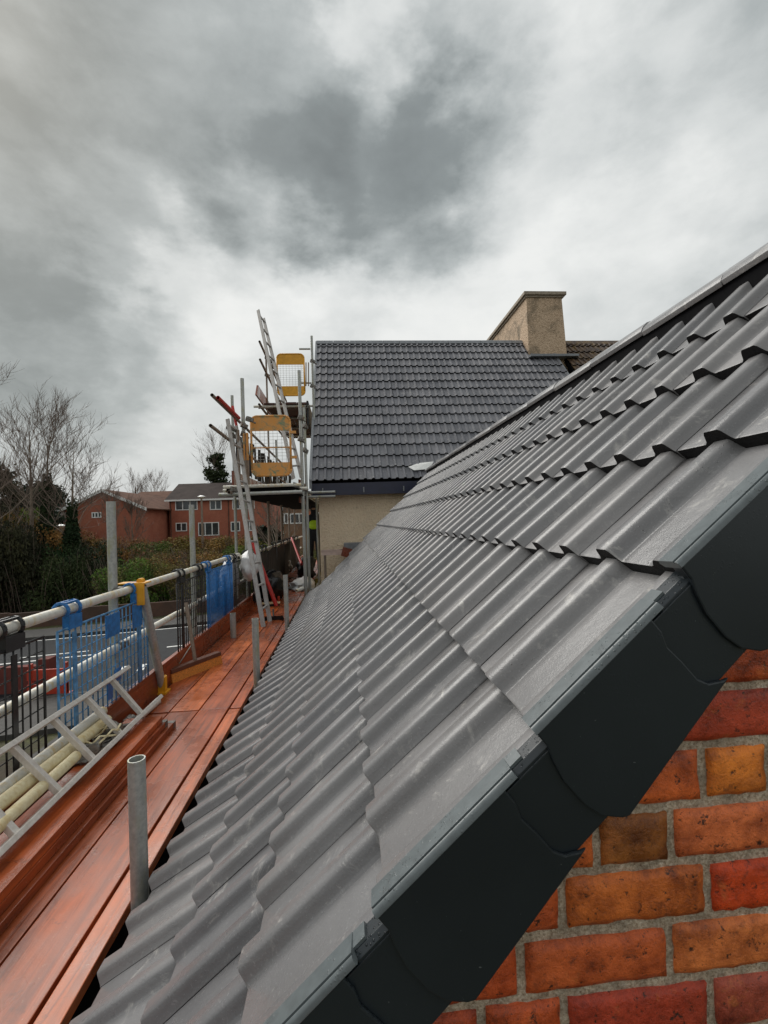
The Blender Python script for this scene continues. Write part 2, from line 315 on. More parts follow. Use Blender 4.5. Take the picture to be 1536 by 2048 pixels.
# ------------------------------------------------------------------ builders
class MB:
    def __init__(s): s.v = []; s.f = []; s.m = []
    def quad(s, a, b, c, d, mi=0):
        i = len(s.v); s.v += [tuple(a), tuple(b), tuple(c), tuple(d)]; s.f.append((i, i + 1, i + 2, i + 3)); s.m.append(mi)
    def box(s, x0, x1, y0, y1, z0, z1, mi=0, mat=None):
        i = len(s.v); pts = [(x, y, z) for z in (z0, z1) for y in (y0, y1) for x in (x0, x1)]
        if mat is not None: pts = [tuple(mat @ Vector(p)) for p in pts]
        s.v += pts
        for q in ((0, 2, 3, 1), (4, 5, 7, 6), (0, 1, 5, 4), (2, 6, 7, 3), (0, 4, 6, 2), (1, 3, 7, 5)):
            s.f.append(tuple(i + k for k in q)); s.m.append(mi)
    def tube(s, a, b, r, r2=None, n=10, mi=0, cap=True, hollow=False):
        a = Vector(a); b = Vector(b); d = b - a
        if d.length < 1e-6: return
        d.normalize(); r2 = r if r2 is None else r2
        u = d.cross(Vector((0, 0, 1)) if abs(d.z) < 0.9 else Vector((1, 0, 0))).normalized(); w = d.cross(u)
        i = len(s.v)
        for p, rr in ((a, r), (b, r2)):
            for k in range(n):
                an = 2 * math.pi * k / n; s.v.append(tuple(p + (u * math.cos(an) + w * math.sin(an)) * rr))
        for k in range(n):
            s.f.append((i + k, i + (k + 1) % n, i + n + (k + 1) % n, i + n + k)); s.m.append(mi)
        if hollow:
            j = len(s.v)
            for p, rr in ((a, r * .84), (b, r2 * .84), (a + d * min(.15, (b - a).length * .4), r * .84), (b - d * min(.15, (b - a).length * .4), r * .84)):
                for k in range(n):
                    an = 2 * math.pi * k / n; s.v.append(tuple(p + (u * math.cos(an) + w * math.sin(an)) * rr))
            for k in range(n):
                q = (k + 1) % n
                s.f += [(i + q, i + k, j + k, j + q), (i + n + k, i + n + q, j + n + q, j + n + k), (j + k, j + 2 * n + k, j + 2 * n + q, j + q), (j + n + q, j + 3 * n + q, j + 3 * n + k, j + n + k)]
                s.m += [mi] * 4
            s.f += [tuple(j + 2 * n + k for k in range(n)), tuple(j + 3 * n + k for k in range(n))[::-1]]; s.m += [mi] * 2
        elif cap:
            s.f += [tuple(i + k for k in range(n))[::-1], tuple(i + n + k for k in range(n))]; s.m += [mi] * 2
    def poly(s, pts, mi=0):
        i = len(s.v); s.v += [tuple(p) for p in pts]; s.f.append(tuple(range(i, i + len(pts)))); s.m.append(mi)
    def prism(s, pts, off, mi=0):
        """closed solid: outline pts moved by off"""
        off = Vector(off); n = len(pts); i = len(s.v)
        s.v += [tuple(p) for p in pts] + [tuple(Vector(p) + off) for p in pts]
        s.f.append(tuple(range(i, i + n))[::-1]); s.f.append(tuple(range(i + n, i + 2 * n))); s.m += [mi] * 2
        for k in range(n): s.f.append((i + k, i + (k + 1) % n, i + n + (k + 1) % n, i + n + k)); s.m.append(mi)
    def mesh(s, name, mats, smooth=False):
        me = bpy.data.meshes.new(name); me.from_pydata(s.v, [], s.f)
        for m_ in (mats if isinstance(mats, (list, tuple)) else [mats]): me.materials.append(m_)
        me.polygons.foreach_set('material_index', s.m)
        if smooth: me.polygons.foreach_set('use_smooth', [True] * len(me.polygons))
        me.update(); return me
    def build(s, name, mats, parent=None, smooth=False, bevel=0, **kw):
        me = s.mesh(name, mats, smooth)
        bm = bmesh.new(); bm.from_mesh(me)
        if bevel:
            bmesh.ops.remove_doubles(bm, verts=bm.verts, dist=1e-5)
            bmesh.ops.bevel(bm, geom=[e for e in bm.edges if len(e.link_faces) == 2 and e.calc_face_angle(0) > 0.5], offset=bevel, segments=2, affect='EDGES', profile=0.6)
        bmesh.ops.recalc_face_normals(bm, faces=bm.faces); bm.to_mesh(me); bm.free()
        return link(name, me, parent, **kw)
def link(name, me, parent=None, mw=None, color=None, label=None, cat=None, group=None, kind=None):
    o = bpy.data.objects.new(name, me); C.objects.link(o)
    if mw is not None: o.matrix_basis = mw
    if parent is not None:
        o.parent = parent; o.matrix_parent_inverse = Matrix.Translation(-root_loc(parent))
    if color: o.color = (color[0], color[1], color[2], 1)
    tag(o, label, cat, group, kind); return o
LOC = {}
def root_loc(p): return LOC.get(p.name, Vector((0, 0, 0)))
def tag(o, label=None, cat=None, group=None, kind=None):
    if label: o['label'] = label
    if cat: o['category'] = cat
    if group: o['group'] = group
    if kind: o['kind'] = kind
    return o
def thing(name, loc, label, cat, group=None):
    o = bpy.data.objects.new(name, None); C.objects.link(o); o.location = loc; o.empty_display_size = 0.1
    LOC[o.name] = Vector(loc); return tag(o, label, cat, group)
def smooth_by_angle(o, ang=0.6):
    me = o.data; me.polygons.foreach_set('use_smooth', [True] * len(me.polygons))
    try: me.set_sharp_from_angle(angle=ang)
    except Exception: pass
def tubeobj(name, a, b, r=0.0242, mat='tube', parent=None, n=12, **kw):
    q = MB(); q.tube(a, b, r, n=n, hollow=True); o = q.build(name, M[mat], parent, **kw); smooth_by_angle(o); return o

# ------------------------------------------------------------------ ground, road
STREET = -4.6
def ground_z(x, y):
    t_ = min(1, max(0, (y - 24.5 - 0.05 * x) / 20.0)); t_ = t_ * t_ * (3 - 2 * t_)
    return STREET + 2.5 * t_
q = MB(); xs = [-400, -250, -150, -100] + list(range(-80, 81, 4)) + [100, 150, 250, 400]; ys = [-150, -60, -20] + list(range(-10, 91, 3)) + [110, 150, 220, 350, 600, 900]
for y in ys:
    for x in xs: q.v.append((x, y, ground_z(x, y)))
nx = len(xs)
for j in range(len(ys) - 1):
    for i in range(nx - 1): q.f.append((j * nx + i, j * nx + i + 1, (j + 1) * nx + i + 1, (j + 1) * nx + i)); q.m.append(0)
q.build('ground', M['ground'], smooth=True, kind='structure')
RD = Vector((1, 0.21, 0)).normalized(); RN = Vector((-RD.y, RD.x, 0)); RO = Vector((-9, 17.6, STREET))
def strip(name, mat, n0, n1, z, a0=-90, a1=70, h=0):
    q = MB()
    pts = [RO + RD * a0 + RN * n0, RO + RD * a1 + RN * n0, RO + RD * a1 + RN * n1, RO + RD * a0 + RN * n1]
    pts = [Vector((p.x, p.y, STREET + z)) for p in pts]
    if h: q.prism([p - Vector((0, 0, h)) for p in pts], (0, 0, h))
    else: q.poly(pts)
    return q.build(name, M[mat], kind='structure')
strip('road', 'asphalt', -4.6, 3.6, 0.012)
strip('kerb', 'paving', 3.6, 3.75, 0.13, h=0.2); strip('kerb', 'paving', -4.75, -4.6, 0.13, h=0.2)
strip('pavement', 'paving', 3.75, 5.4, 0.12, h=0.18); strip('pavement', 'paving', -7.0, -4.75, 0.12, h=0.18)
k = MB()
def mark(a0, a1, n0, n1):
    pts = [RO + RD * a0 + RN * n0, RO + RD * a1 + RN * n0, RO + RD * a1 + RN * n1, RO + RD * a0 + RN * n1]
    k.poly([(p.x, p.y, STREET + 0.017) for p in pts])
for a in range(-40, 30, 6): mark(a, a + 4.2, -0.12, 0.0)
for a in range(-40, 30, 6): mark(a + 1, a + 3.2, 0.55, 0.65)
mark(-40, 30, 3.3, 3.4); mark(-40, -0.5, -2.3, -2.2); mark(-40, -3, -4.3, -4.2)
for i in range(3): mark(1.0 + i * 0.55, 1.2 + i * 0.55, -2.8, -2.1)
k.build('road_marking', M['paint_white'], kind='structure')

# ------------------------------------------------------------------ near house: tiled roof over a brick gable
near = thing('brick_house', (0.6, 0.7, STREET), 'brick gable house with wet grey roof tiles and blue-black plastic verge, filling the right side', 'house')
PF = [(-0.690, -1.188), (-0.44, -1.01), (-0.205, -0.785), (0.028, -0.549), (0.266, -0.314), (0.498, -0.084), (0.735, 0.141), (0.972, 0.366), (1.209, 0.591), (1.442, 0.836)]
TW = 0.306; NCOL = 23; Y0 = 0.648
def _prof(y):                                # height of the tile surface across its width
    y = y % TW
    h = 0.0
    for c0, w in ((0.034, 0.024), (0.187, 0.024)):
        for cc in (c0, c0 - TW, c0 + TW):
            d_ = abs(y - cc)
            if d_ < w + 0.011:
                x_ = min(1, (w + 0.011 - d_) / 0.019); h = max(h, 0.030 * x_ * x_ * (3 - 2 * x_))
    return h
def tile_mesh(name, mats, length, thick, tail, ys_, soft=True, first=1.0):
    prof = lambda y: _prof(y) * (first if y < 0.075 else 1.0)
    q = MB(); n = len(ys_)
    rows = [(0.0, tail - 0.0015), (0.004, tail), (length, 0.0)] if soft else [(0.0, tail), (length, 0.0)]
    for s_, z_ in rows:
        for y in ys_: q.v.append((s_, y, z_ + prof(y)))
    for r_ in range(len(rows) - 1):
        for i in range(n - 1): a = r_ * n + i; q.f.append((a, a + n, a + n + 1, a + 1)); q.m.append(0)
    base = len(q.v)
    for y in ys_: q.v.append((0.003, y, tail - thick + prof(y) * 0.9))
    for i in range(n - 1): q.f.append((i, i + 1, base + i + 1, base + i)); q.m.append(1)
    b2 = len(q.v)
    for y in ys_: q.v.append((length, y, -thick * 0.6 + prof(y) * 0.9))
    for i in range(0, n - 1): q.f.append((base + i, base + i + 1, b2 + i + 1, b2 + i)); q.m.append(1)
    nr = (len(rows) - 1) * n
    q.f += [(0, base, b2, nr), (n - 1, nr + n - 1, b2 + n - 1, base + n - 1)]; q.m += [0, 0]
    me = q.mesh(name, mats)
    sm = [True if p.material_index == 0 else False for p in me.polygons]; me.polygons.foreach_set('use_smooth', sm); 
    try: me.set_sharp_from_angle(angle=0.9)
    except Exception: pass
    return me
ysn = [0.0, 0.004, 0.009, 0.013, 0.018, 0.034, 0.050, 0.055, 0.059, 0.064, 0.070, 0.078, 0.11, 0.145, 0.153, 0.158, 0.162, 0.166, 0.171, 0.187, 0.203, 0.208, 0.212, 0.217, 0.223, 0.232, 0.27, 0.3035]
ysf = [0.0, 0.008, 0.018, 0.050, 0.060, 0.070, 0.145, 0.153, 0.162, 0.171, 0.203, 0.212, 0.223, 0.303]
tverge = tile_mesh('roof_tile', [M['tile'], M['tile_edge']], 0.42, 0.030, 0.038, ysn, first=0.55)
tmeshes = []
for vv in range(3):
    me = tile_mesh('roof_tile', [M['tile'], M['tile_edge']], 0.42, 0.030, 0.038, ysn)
    tmeshes.append(me)
for k_ in range(9):
    (x0, z0), (x1, z1) = PF[k_], PF[k_ + 1]
    th = math.atan2(z1 - z0, x1 - x0); L_ = math.hypot(x1 - x0, z1 - z0)
    nx_, nz_ = -math.sin(th), math.cos(th)
    for j in range(NCOL):
        if k_ == 8:
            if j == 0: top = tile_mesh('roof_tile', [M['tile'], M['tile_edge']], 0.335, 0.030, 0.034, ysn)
            me = top
        else: me = tverge if j == 0 else tmeshes[j % 3]
        jit = random.uniform(-1, 1)
        ox, oz = x0 - nx_ * 0.050, z0 - nz_ * 0.050
        rot = Matrix.Rotation(-th + random.uniform(-1, 1) * 0.004, 4, 'Y') @ Matrix.Rotation(random.uniform(-1, 1) * 0.003, 4, 'Z') @ Matrix.Rotation(random.uniform(-1, 1) * 0.003, 4, 'X')
        mw = Matrix.Translation((ox + math.cos(th) * jit * 0.002, Y0 + j * TW, oz + math.sin(th) * jit * 0.002)) @ rot
        link('roof_tile', me, near, mw)
YE = Y0 + NCOL * TW
# felt and battens under the tiles, rear slope
q = MB(); pts = []
for i, (x, z) in enumerate(PF): pts.append((x + 0.03, z - 0.062))
prof2 = [(x, Y0 + 0.02, z) for x, z in pts] + [(x, Y0 + 0.02, z - 0.05) for x, z in reversed(pts)]
q.prism(prof2, (0, YE - Y0 - 0.04, 0)); q.build('roof_underlay', M['felt'], near)
q = MB(); q.prism([(1.46, Y0 - 0.01, 0.78), (5.0, Y0 - 0.01, -2.6), (5.0, Y0 - 0.01, -2.72), (1.46, Y0 - 0.01, 0.66)], (0, YE - Y0, 0)); q.build('rear_roof_slope', M['tile'], near)
# fascia and soffit under the eave
q = MB(); q.box(-0.62, -0.60, 0.70, YE, -1.42, -1.27); q.build('fascia', M['black'], near)
q = MB(); q.box(-0.60, -0.34, 0.70, YE, -1.42, -1.40); q.build('soffit', M['black'], near)
# ridge tiles
RX, RZ = 1.450, 0.882
for j in range(16):
    y0 = Y0 - 0.02 + j * 0.445; L_ = 0.455
    sec = [(-0.066, -0.056), (-0.056, -0.034), (-0.034, -0.012), (0, 0.0), (0.042, -0.016), (0.075, -0.048), (0.11, -0.10)]
    q = MB(); lift = 0.004 if j % 2 else 0.0
    out = [(RX + a, y0, RZ + b_ + lift) for a, b_ in sec] + [(RX + a * 0.86, y0, RZ + b_ - 0.017 + lift) for a, b_ in reversed(sec)]
    q.prism(out, (random.uniform(-.002, .002), L_ - 0.012, random.uniform(-.003, .003))); o = q.build('ridge_tile', M['tile'], near, bevel=0.0025); smooth_by_angle(o, 0.7)
q = MB(); q.prism([(RX - 0.048, Y0, RZ - 0.05), (RX, Y0, RZ - 0.03), (RX + 0.09, Y0, RZ - 0.10), (RX + 0.09, Y0, RZ - 0.2), (RX - 0.040, Y0, RZ - 0.14)], (0, YE - Y0, 0)); q.build('ridge_roll', M['felt'], near)

# verge units: one per tile course
YV = 0.632
for k_ in range(0, 9):
    (x0, z0), (x1, z1) = PF[k_], PF[k_ + 1]
    th = math.atan2(z1 - z0, x1 - x0); G = math.hypot(x1 - x0, z1 - z0) if k_ < 8 else 0.33
    mw = Matrix.Translation((x0 + math.sin(th) * 0.011, 0, z0 - math.cos(th) * 0.011)) @ Matrix.Rotation(-th + 0.072, 4, 'Y')
    q = MB()
    low = [(-0.005, -0.0135), (-0.006, 0.012), (-0.015, 0.035), (-0.023, 0.066), (-0.0235, 0.112), (-0.016, 0.142), (0.004, 0.166), (0.014, 0.172)]
    # body plate
    upb = [(a + G - 0.078 - (0.010 if b_ < 0.06 else 0.0), b_ if b_ < .09 else .09 + (b_ - .09) * .55) for a, b_ in low]
    out = [(a, YV, -b_) for a, b_ in low] + [(a, YV, -b_) for a, b_ in reversed(upb)]
    q.prism(out, (0, 0.006, 0))
    o = q.build('verge_cap', M['verge'], near, bevel=0.0025, mw=mw)
    # skirt closing the lower end of the cap back to the tail
    q = MB(); Lp = [(a, -b_) for a, b_ in low]
    for (a, c_), (d_, e_) in zip(Lp[:-1], Lp[1:]): q.quad((a + .001, YV + 0.005, c_), (d_ + .001, YV + 0.005, e_), (d_ + .001, YV + 0.024, e_), (a + .001, YV + 0.024, c_))
    q.build('verge_end', M['verge'], near, mw=mw, kind=None)
    # top flange with rounded nose
    sec = [(0.677, 0.014), (0.675, 0.0205), (0.6435, 0.0230), (0.6420, 0.0230), (0.6412, 0.0185), (0.6392, 0.0185), (0.6385, 0.0220), (0.6355, 0.0215), (0.6325, 0.0185), (0.6305, 0.013), (0.634, 0.010), (0.67, 0.008)]
    q = MB(); q.prism([(-0.006, y, n_) for y, n_ in sec], (G - 0.062, 0, 0))
    q.box(G - 0.068, G - 0.045, 0.650, 0.675, 0.012, 0.0195)
    o = q.build('verge_flange', M['verge_top'], near, mw=mw, bevel=0); smooth_by_angle(o, 0.8)
    # recessed tail that the next cap laps over
    q = MB(); rec = [(G - 0.12, -0.004), (G + 0.07, -0.004), (G + 0.05, 0.128), (G - 0.10, 0.1335)]
    q.prism([(a, YV + 0.0065, -b_) for a, b_ in rec], (0, 0.005, 0))
    q.prism([(G - 0.07, y, n_) for y, n_ in [(0.676, 0.008), (0.674, 0.0145), (0.648, 0.0150), (0.640, 0.008), (0.640, -0.006), (0.67, 0.004)]], (0.13, 0, 0))
    q.build('verge_tail', M['verge'], near, mw=mw, bevel=0.0015)

# gable wall: mortar bed plus single bricks
YW = 0.700
def roof_z(x):
    for (x0, z0), (x1, z1) in zip(PF[:-1], PF[1:]):
        if x <= x1: return z0 + (z1 - z0) / (x1 - x0) * (x - x0)
    return PF[-1][1] - 0.9 * (x - PF[-1][0])
q = MB(); out = [(-0.34, YW + 0.004, STREET)]
for x in (-0.34, -0.205, 0.028, 0.266, 0.498, 0.735, 0.972, 1.209, 1.375, 1.8, 2.6, 3.4): out.append((x, YW + 0.004, roof_z(x) - 0.085))
out.append((3.4, YW + 0.004, STREET)); q.prism(out, (0, 0.2, 0)); q.build('gable_mortar', M['mortar'], near)
q = MB(); q.box(-0.34, -0.14, YW + 0.21, YE, STREET, -1.45); q.build('side_wall', M['farbrick'], near)
PAL = {'or': (0.85, 0.235, 0.032), 'rd': (0.56, 0.105, 0.026), 'dr': (0.40, 0.055, 0.022), 'am': (0.66, 0.155, 0.03), 'br': (0.36, 0.105, 0.025), 'sal': (0.72, 0.175, 0.055), 'deep': (0.60, 0.07, 0.010), 'pur': (0.42, 0.085, 0.05)}
def brick(x0, x1, z0, z1, col, name='brick'):
    bm = bmesh.new(); nx_, nz_ = max(3, int((x1 - x0) / 0.016)), 6
    sd = random.random() * 100; grid = []
    for j in range(nz_ + 1):
        row = []
        for i in range(nx_ + 1):
            u = i / nx_; v_ = j / nz_; x = x0 + (x1 - x0) * u; z = z0 + (z1 - z0) * v_
            e = min(u * (x1 - x0), (1 - u) * (x1 - x0), v_ * (z1 - z0), (1 - v_) * (z1 - z0))
            nn_ = mn.noise(Vector((x * 22 + sd, z * 22, sd))); n2_ = mn.noise(Vector((x * 60 + sd, z * 60, 3)))
            y = YW - 0.005 + nn_ * 0.0012 + n2_ * 0.0008
            if e < 0.004:
                y += 0.004 + 0.003 * max(0, nn_ + 0.3)
                x += (0.5 - u) * 2 * abs(n2_) * 0.005 if u in (0, 1) else 0; z += (0.5 - v_) * 2 * abs(n2_) * 0.006 if v_ in (0, 1) else 0
            row.append(bm.verts.new((x, y, z)))
        grid.append(row)
    for j in range(nz_):
        for i in range(nx_): bm.faces.new((grid[j][i], grid[j][i + 1], grid[j + 1][i + 1], grid[j + 1][i]))
    ring = [grid[0][i] for i in range(nx_ + 1)] + [grid[j][nx_] for j in range(1, nz_ + 1)] + [grid[nz_][i] for i in range(nx_ - 1, -1, -1)] + [grid[j][0] for j in range(nz_ - 1, 0, -1)]
    back = [bm.verts.new((v_.co.x, YW + 0.02, v_.co.z)) for v_ in ring]
    for i in range(len(ring)): k2 = (i + 1) % len(ring); bm.faces.new((ring[k2], ring[i], back[i], back[k2]))
    # cut to the roof line
    for (ax, az), (bx_, bz) in zip(PF[:-1], PF[1:]):
        if x1 > ax - 0.05 and x0 < bx_ + 0.05:
            d_ = Vector((bx_ - ax, 0, bz - az)).normalized(); nrm_ = Vector((-d_.z, 0, d_.x))
            bmesh.ops.bisect_plane(bm, geom=bm.verts[:] + bm.edges[:] + bm.faces[:], plane_co=Vector((ax, 0, az)) - nrm_ * 0.07, plane_no=nrm_, clear_outer=True)
    if len(bm.faces) < 3: bm.free(); return
    me = bpy.data.meshes.new('brick'); bm.to_mesh(me); bm.free(); me.materials.append(M['brick']); me.polygons.foreach_set('use_smooth', [True] * len(me.polygons))
    cl = tuple(max(0.01, c_ * random.uniform(0.9, 1.12)) for c_ in col); link(name, me, near, color=cl)
# bed joints fall slightly in the photo: courses are 93 mm, set out from the joint under the orange header
PITCH = 0.0925; JZ = -0.474; JT = 0.014
# joint positions (photo x at the course's mid height) for courses seen; others are set out at random
def X_at(px, zc_):
    r = ray(px, 1500); y_ = 1500
    for _ in range(4):
        p = atY(px, y_, YW); y_ += (p.z - zc_) * F / YW
    return atY(px, y_, YW).x
rows = {2: ([1180, 1410, 1700], ['am', 'rd', 'rd']),                     # brick at the very top right
        1: ([1180, 1310, 1640], ['dr', 'dr', 'rd']),
        0: ([1240, 1407, 1540, 1800], ['am', 'or', 'rd', 'rd']),
        -1: ([1050, 1193, 1343, 1650], ['am', 'br', 'sal', 'rd']),
        -2: ([900, 1125, 1416, 1600], ['rd', 'am', 'deep', 'rd']),
        -3: ([760, 1042, 1340, 1620], ['rd', 'rd', 'sal', 'rd']),
        -4: ([820, 965, 1130, 1424, 1700], ['rd', 'rd', 'dr', 'pur', 'rd']),
        -5: ([760, 1000, 1290, 1430, 1700], ['rd', 'am', 'rd', 'rd', 'rd'])}
for rr_ in range(-11, 11):
    z0 = JZ + rr_ * PITCH; z1 = z0 + PITCH - JT; zc_ = (z0 + z1) / 2
    if rr_ in rows:
        xs_ = [X_at(px, zc_) for px in rows[rr_][0]]; cols = rows[rr_][1]
    else: xs_ = [0.35 + random.uniform(-0.1, 0.1)]; cols = []
    seg = [(xs_[i], xs_[i + 1], cols[i]) for i in range(len(xs_) - 1)]
    x = xs_[0]
    while x > -0.30: w = random.choice((0.235, 0.235, 0.115)); seg.append((max(x - w, -0.335), x, random.choice(['rd', 'am', 'rd', 'dr', 'sal', 'deep']))); x -= w
    x = xs_[-1]
    while x < 1.75: w = random.choice((0.235, 0.235, 0.115)); seg.append((x, x + w, random.choice(['rd', 'am', 'rd', 'dr', 'sal', 'deep']))); x += w
    for a, b_, cname in seg:
        if roof_z(b_ if a < 1.3 else a) - 0.09 < z0 and roof_z(a) - 0.09 < z0: continue
        if z0 < -1.35: continue
        brick(a + JT / 2, b_ - JT / 2, z0 + random.uniform(-.002, .002), z1 + random.uniform(-.002, .002), PAL[cname])

# ------------------------------------------------------------------ far house: pebbledash wall, grey roof, chimney
far = thing('rendered_house', (2.4, 9.0, STREET), 'cream pebbledash house with dark grey tiled roof and big chimney behind the near roof', 'house')
FY, FZ = 8.6, 0.76; FTH = R(48.7); FG = 0.345; FX0, FX1 = -0.66, 5.75
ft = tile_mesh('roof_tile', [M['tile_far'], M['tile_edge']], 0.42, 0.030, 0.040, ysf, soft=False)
fc, fs = math.cos(FTH), math.sin(FTH)
def far_mw(xr, s_, jit=0.0):
    m_ = Matrix(((0, -1, 0), (fc, 0, -fs), (fs, 0, fc))).to_4x4()
    return Matrix.Translation((xr + jit, FY + fc * s_, FZ + fs * s_)) @ m_
ncol = 21; nrow = 16; cand = []
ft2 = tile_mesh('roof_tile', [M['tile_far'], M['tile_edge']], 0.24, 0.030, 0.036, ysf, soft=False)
for r_ in range(nrow):
    for c_ in range(ncol):
        xr = FX0 + (c_ + 1) * TW
        y_, z_ = FY + fc * r_ * FG, FZ + fs * r_ * FG
        hidden = (xr - 0.3) / y_ > 0.16 + (z_ / y_) * 1.64 + 0.0
        cand.append((hidden, y_, r_, c_, xr))
chx0, chx1 = 5.0, 6.1
cand.sort(key=lambda a: (a[0], a[1]))
cand = [c for c in cand if not (c[4] - TW > chx0 - 0.15 and FY + fc * (c[2] * FG) > 11.45)]
rest = []
for n_, (hd, y_, r_, c_, xr) in enumerate(cand):
    mw = far_mw(xr, r_ * FG, random.uniform(-.002, .002))
    if n_ < 298: link('roof_tile', ft2 if r_ == nrow - 1 else ft, far, mw)
    else: rest.append((mw, ft2 if r_ == nrow - 1 else ft))
q = MB()
for mw, fm_ in rest:
    i = len(q.v); q.v += [tuple(mw @ v_.co) for v_ in fm_.vertices]
    for p_ in fm_.polygons: q.f.append(tuple(i + k2 for k2 in p_.vertices)); q.m.append(p_.material_index)
if rest: q.build('roof_tile_rest', [M['tile_far'], M['tile_edge']], far, kind='stuff')
SL = 15.75 * FG; RYF, RZF = FY + fc * SL, FZ + fs * SL
q = MB(); q.prism([(FX0 + .02, FY + .03, FZ - 0.07), (FX0 + .02, RYF, RZF - 0.05), (FX0 + .02, RYF + 4.2, FZ), (FX0 + .02, RYF + 4.2, FZ - .1), (FX0 + .02, RYF, RZF - .17), (FX0 + .02, FY + .03, FZ - .17)], (6.4, 0, 0)); q.build('roof_deck', M['felt'], far)
for j in range(14):
    x0 = FX0 + j * 0.45
    if x0 > 5.0 - 0.2: break
    q = MB(); q.prism([(x0, RYF - 0.13, RZF - 0.07), (x0, RYF - 0.07, RZF + 0.03), (x0, RYF, RZF + 0.065), (x0, RYF + 0.07, RZF + 0.03), (x0, RYF + 0.13, RZF - 0.07), (x0, RYF, RZF)], (0.44, 0, 0)); q.build('ridge_tile', M['lead'], far)
q = MB(); q.prism([(FX0 - 0.03, FY - 0.02, FZ + 0.05), (FX0 - 0.03, RYF, RZF + 0.05), (FX0 - 0.03, RYF, RZF - 0.15), (FX0 - 0.03, FY - 0.02, FZ - 0.13)], (0.05, 0, 0)); q.build('verge_board', M['lead'], far)
q = MB(); q.box(FX0, 2.2, FY + 0.02, FY + 0.05, FZ - 0.26, FZ - 0.03); q.build('fascia', M['navy'], far)
q = MB(); q.box(FX0, 2.2, FY + 0.05, 8.92, FZ - 0.25, FZ - 0.23); q.build('soffit', M['navy'], far)
q = MB(); q.prism([(FX0 - 0.0, FY + 0.05, FZ - 0.23), (FX0 - 0.0, 8.95, FZ - 0.23), (FX0, 8.95, FZ + 0.25), (FX0, FY + 0.1, FZ - 0.03)], (0.1, 0, 0)); q.build('eave_box', M['navy'], far)
for x in (-0.45, 0.33, 1.1):
    q = MB(); q.box(x, x + 0.02, FY + 0.0, FY + 0.02, FZ - 0.22, FZ - 0.12); q.build('gutter_bracket', M['lead'], far)
q = MB(); q.box(-0.54, 6.3, 8.9, 9.15, STREET, FZ - 0.2); q.box(-0.54, -0.3, 9.152, RYF + 3.5, STREET, FZ - 0.2)
q.prism([(-0.54, 9.2, FZ - .198), (-0.54, RYF, RZF - .2), (-0.54, RYF + 3.5, FZ - .2)], (0.2, 0, 0)); q.build('wall', M['dash'], far)
# chimney
ch_y0, ch_y1 = 11.7, 15.3
q = MB(); z_b, z_t = 3.6, 5.93
q.v += [(chx0 + .04, ch_y0, z_b), (6.14, ch_y0, z_b), (6.14, ch_y1, z_b), (chx0 + .04, ch_y1, z_b), (chx0 + .04, ch_y0 + .02, z_t), (6.03, ch_y0 + .02, z_t), (6.03, ch_y1, z_t), (chx0 + .04, ch_y1, z_t)]
for f_ in ((0, 1, 5, 4), (1, 2, 6, 5), (2, 3, 7, 6), (3, 0, 4, 7), (4, 5, 6, 7)): q.f.append(f_); q.m.append(0)
chim = q.build('chimney', M['dash_stained'], far)
q = MB(); q.box(chx0 - 0.05, 6.13, ch_y0 - 0.07, ch_y1 + .07, z_t, z_t + 0.09); q.box(chx0 - 0.0, 6.08, ch_y0 - 0.02, ch_y1 + .02, z_t - 0.05, z_t); cp = q.build('coping', M['concrete'], chim, bevel=0.01)
q = MB(); q.box(chx0 - 0.02, 6.3, ch_y0 - 0.28, ch_y0 + 0.02, 4.18, 4.24); fl = q.build('flashing', M['lead'], chim)
for o in (cp, fl): o.matrix_parent_inverse = Matrix.Identity(4)
# patch of white sheet on the eave near the near roof
q = MB(); a = Vector((1.33, FY + 0.04, FZ + 0.10)); q.v = [tuple(a + Vector(v_)) for v_ in ((0, 0, 0.08), (0.30, 0.02, 0.10), (0.42, 0.15, 0.26), (0.12, 0.18, 0.24), (-0.10, 0.10, 0.16), (.2, .1, .2))]
q.f = [(0, 1, 5), (1, 2, 5), (2, 3, 5), (3, 4, 5), (4, 0, 5)]; q.m = [0] * 5
q.build('plastic_sheet', M['white'], label='scrap of white plastic sheet lying on the lowest tiles of the far roof', cat='sheet')
# brown neighbouring roof beyond the verge
nb = thing('neighbour_house', (8, 12, STREET), 'adjoining house with old mossy brown tiled roof to the right of the chimney', 'house')
q = MB(); q.prism([(FX1 + 0.28, FY + .1, FZ - 0.05), (FX1 + .28, RYF, RZF - 0.05), (FX1 + .28, RYF + 4.2, FZ), (FX1 + .28, RYF, RZF - .2), (FX1 + .28, FY + .1, FZ - .17)], (5.5, 0, 0)); q.build('roof_deck', M['felt'], nb)
q = MB(); q.box(FX1 + 0.55, FX1 + 5.6, 8.95, 9.2, STREET, FZ); q.build('wall', M['dash'], nb)
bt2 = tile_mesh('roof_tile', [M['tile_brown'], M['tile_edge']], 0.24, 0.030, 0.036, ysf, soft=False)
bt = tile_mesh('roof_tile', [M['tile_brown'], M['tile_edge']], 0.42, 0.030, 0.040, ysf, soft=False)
q = MB()
for r_ in range(16):
    for c_ in range(12):
        xr = FX1 + 0.02 + 0.28 + (c_ + 1) * TW; mw = far_mw(xr, r_ * FG)
        if chx1 + .1 > xr - TW and FY + fc * r_ * FG > 11.45 - 0.2 and False: continue
        if r_ >= 9: link('roof_tile', bt2 if r_ == 15 else bt, nb, mw)
        else:
            i = len(q.v); q.v += [tuple(mw @ v_.co) for v_ in bt.vertices]
            for p_ in bt.polygons: q.f.append(tuple(i + k2 for k2 in p_.vertices)); q.m.append(p_.material_index)
q.build('roof_tile_rest', [M['tile_brown'], M['tile_edge']], nb, kind='stuff')
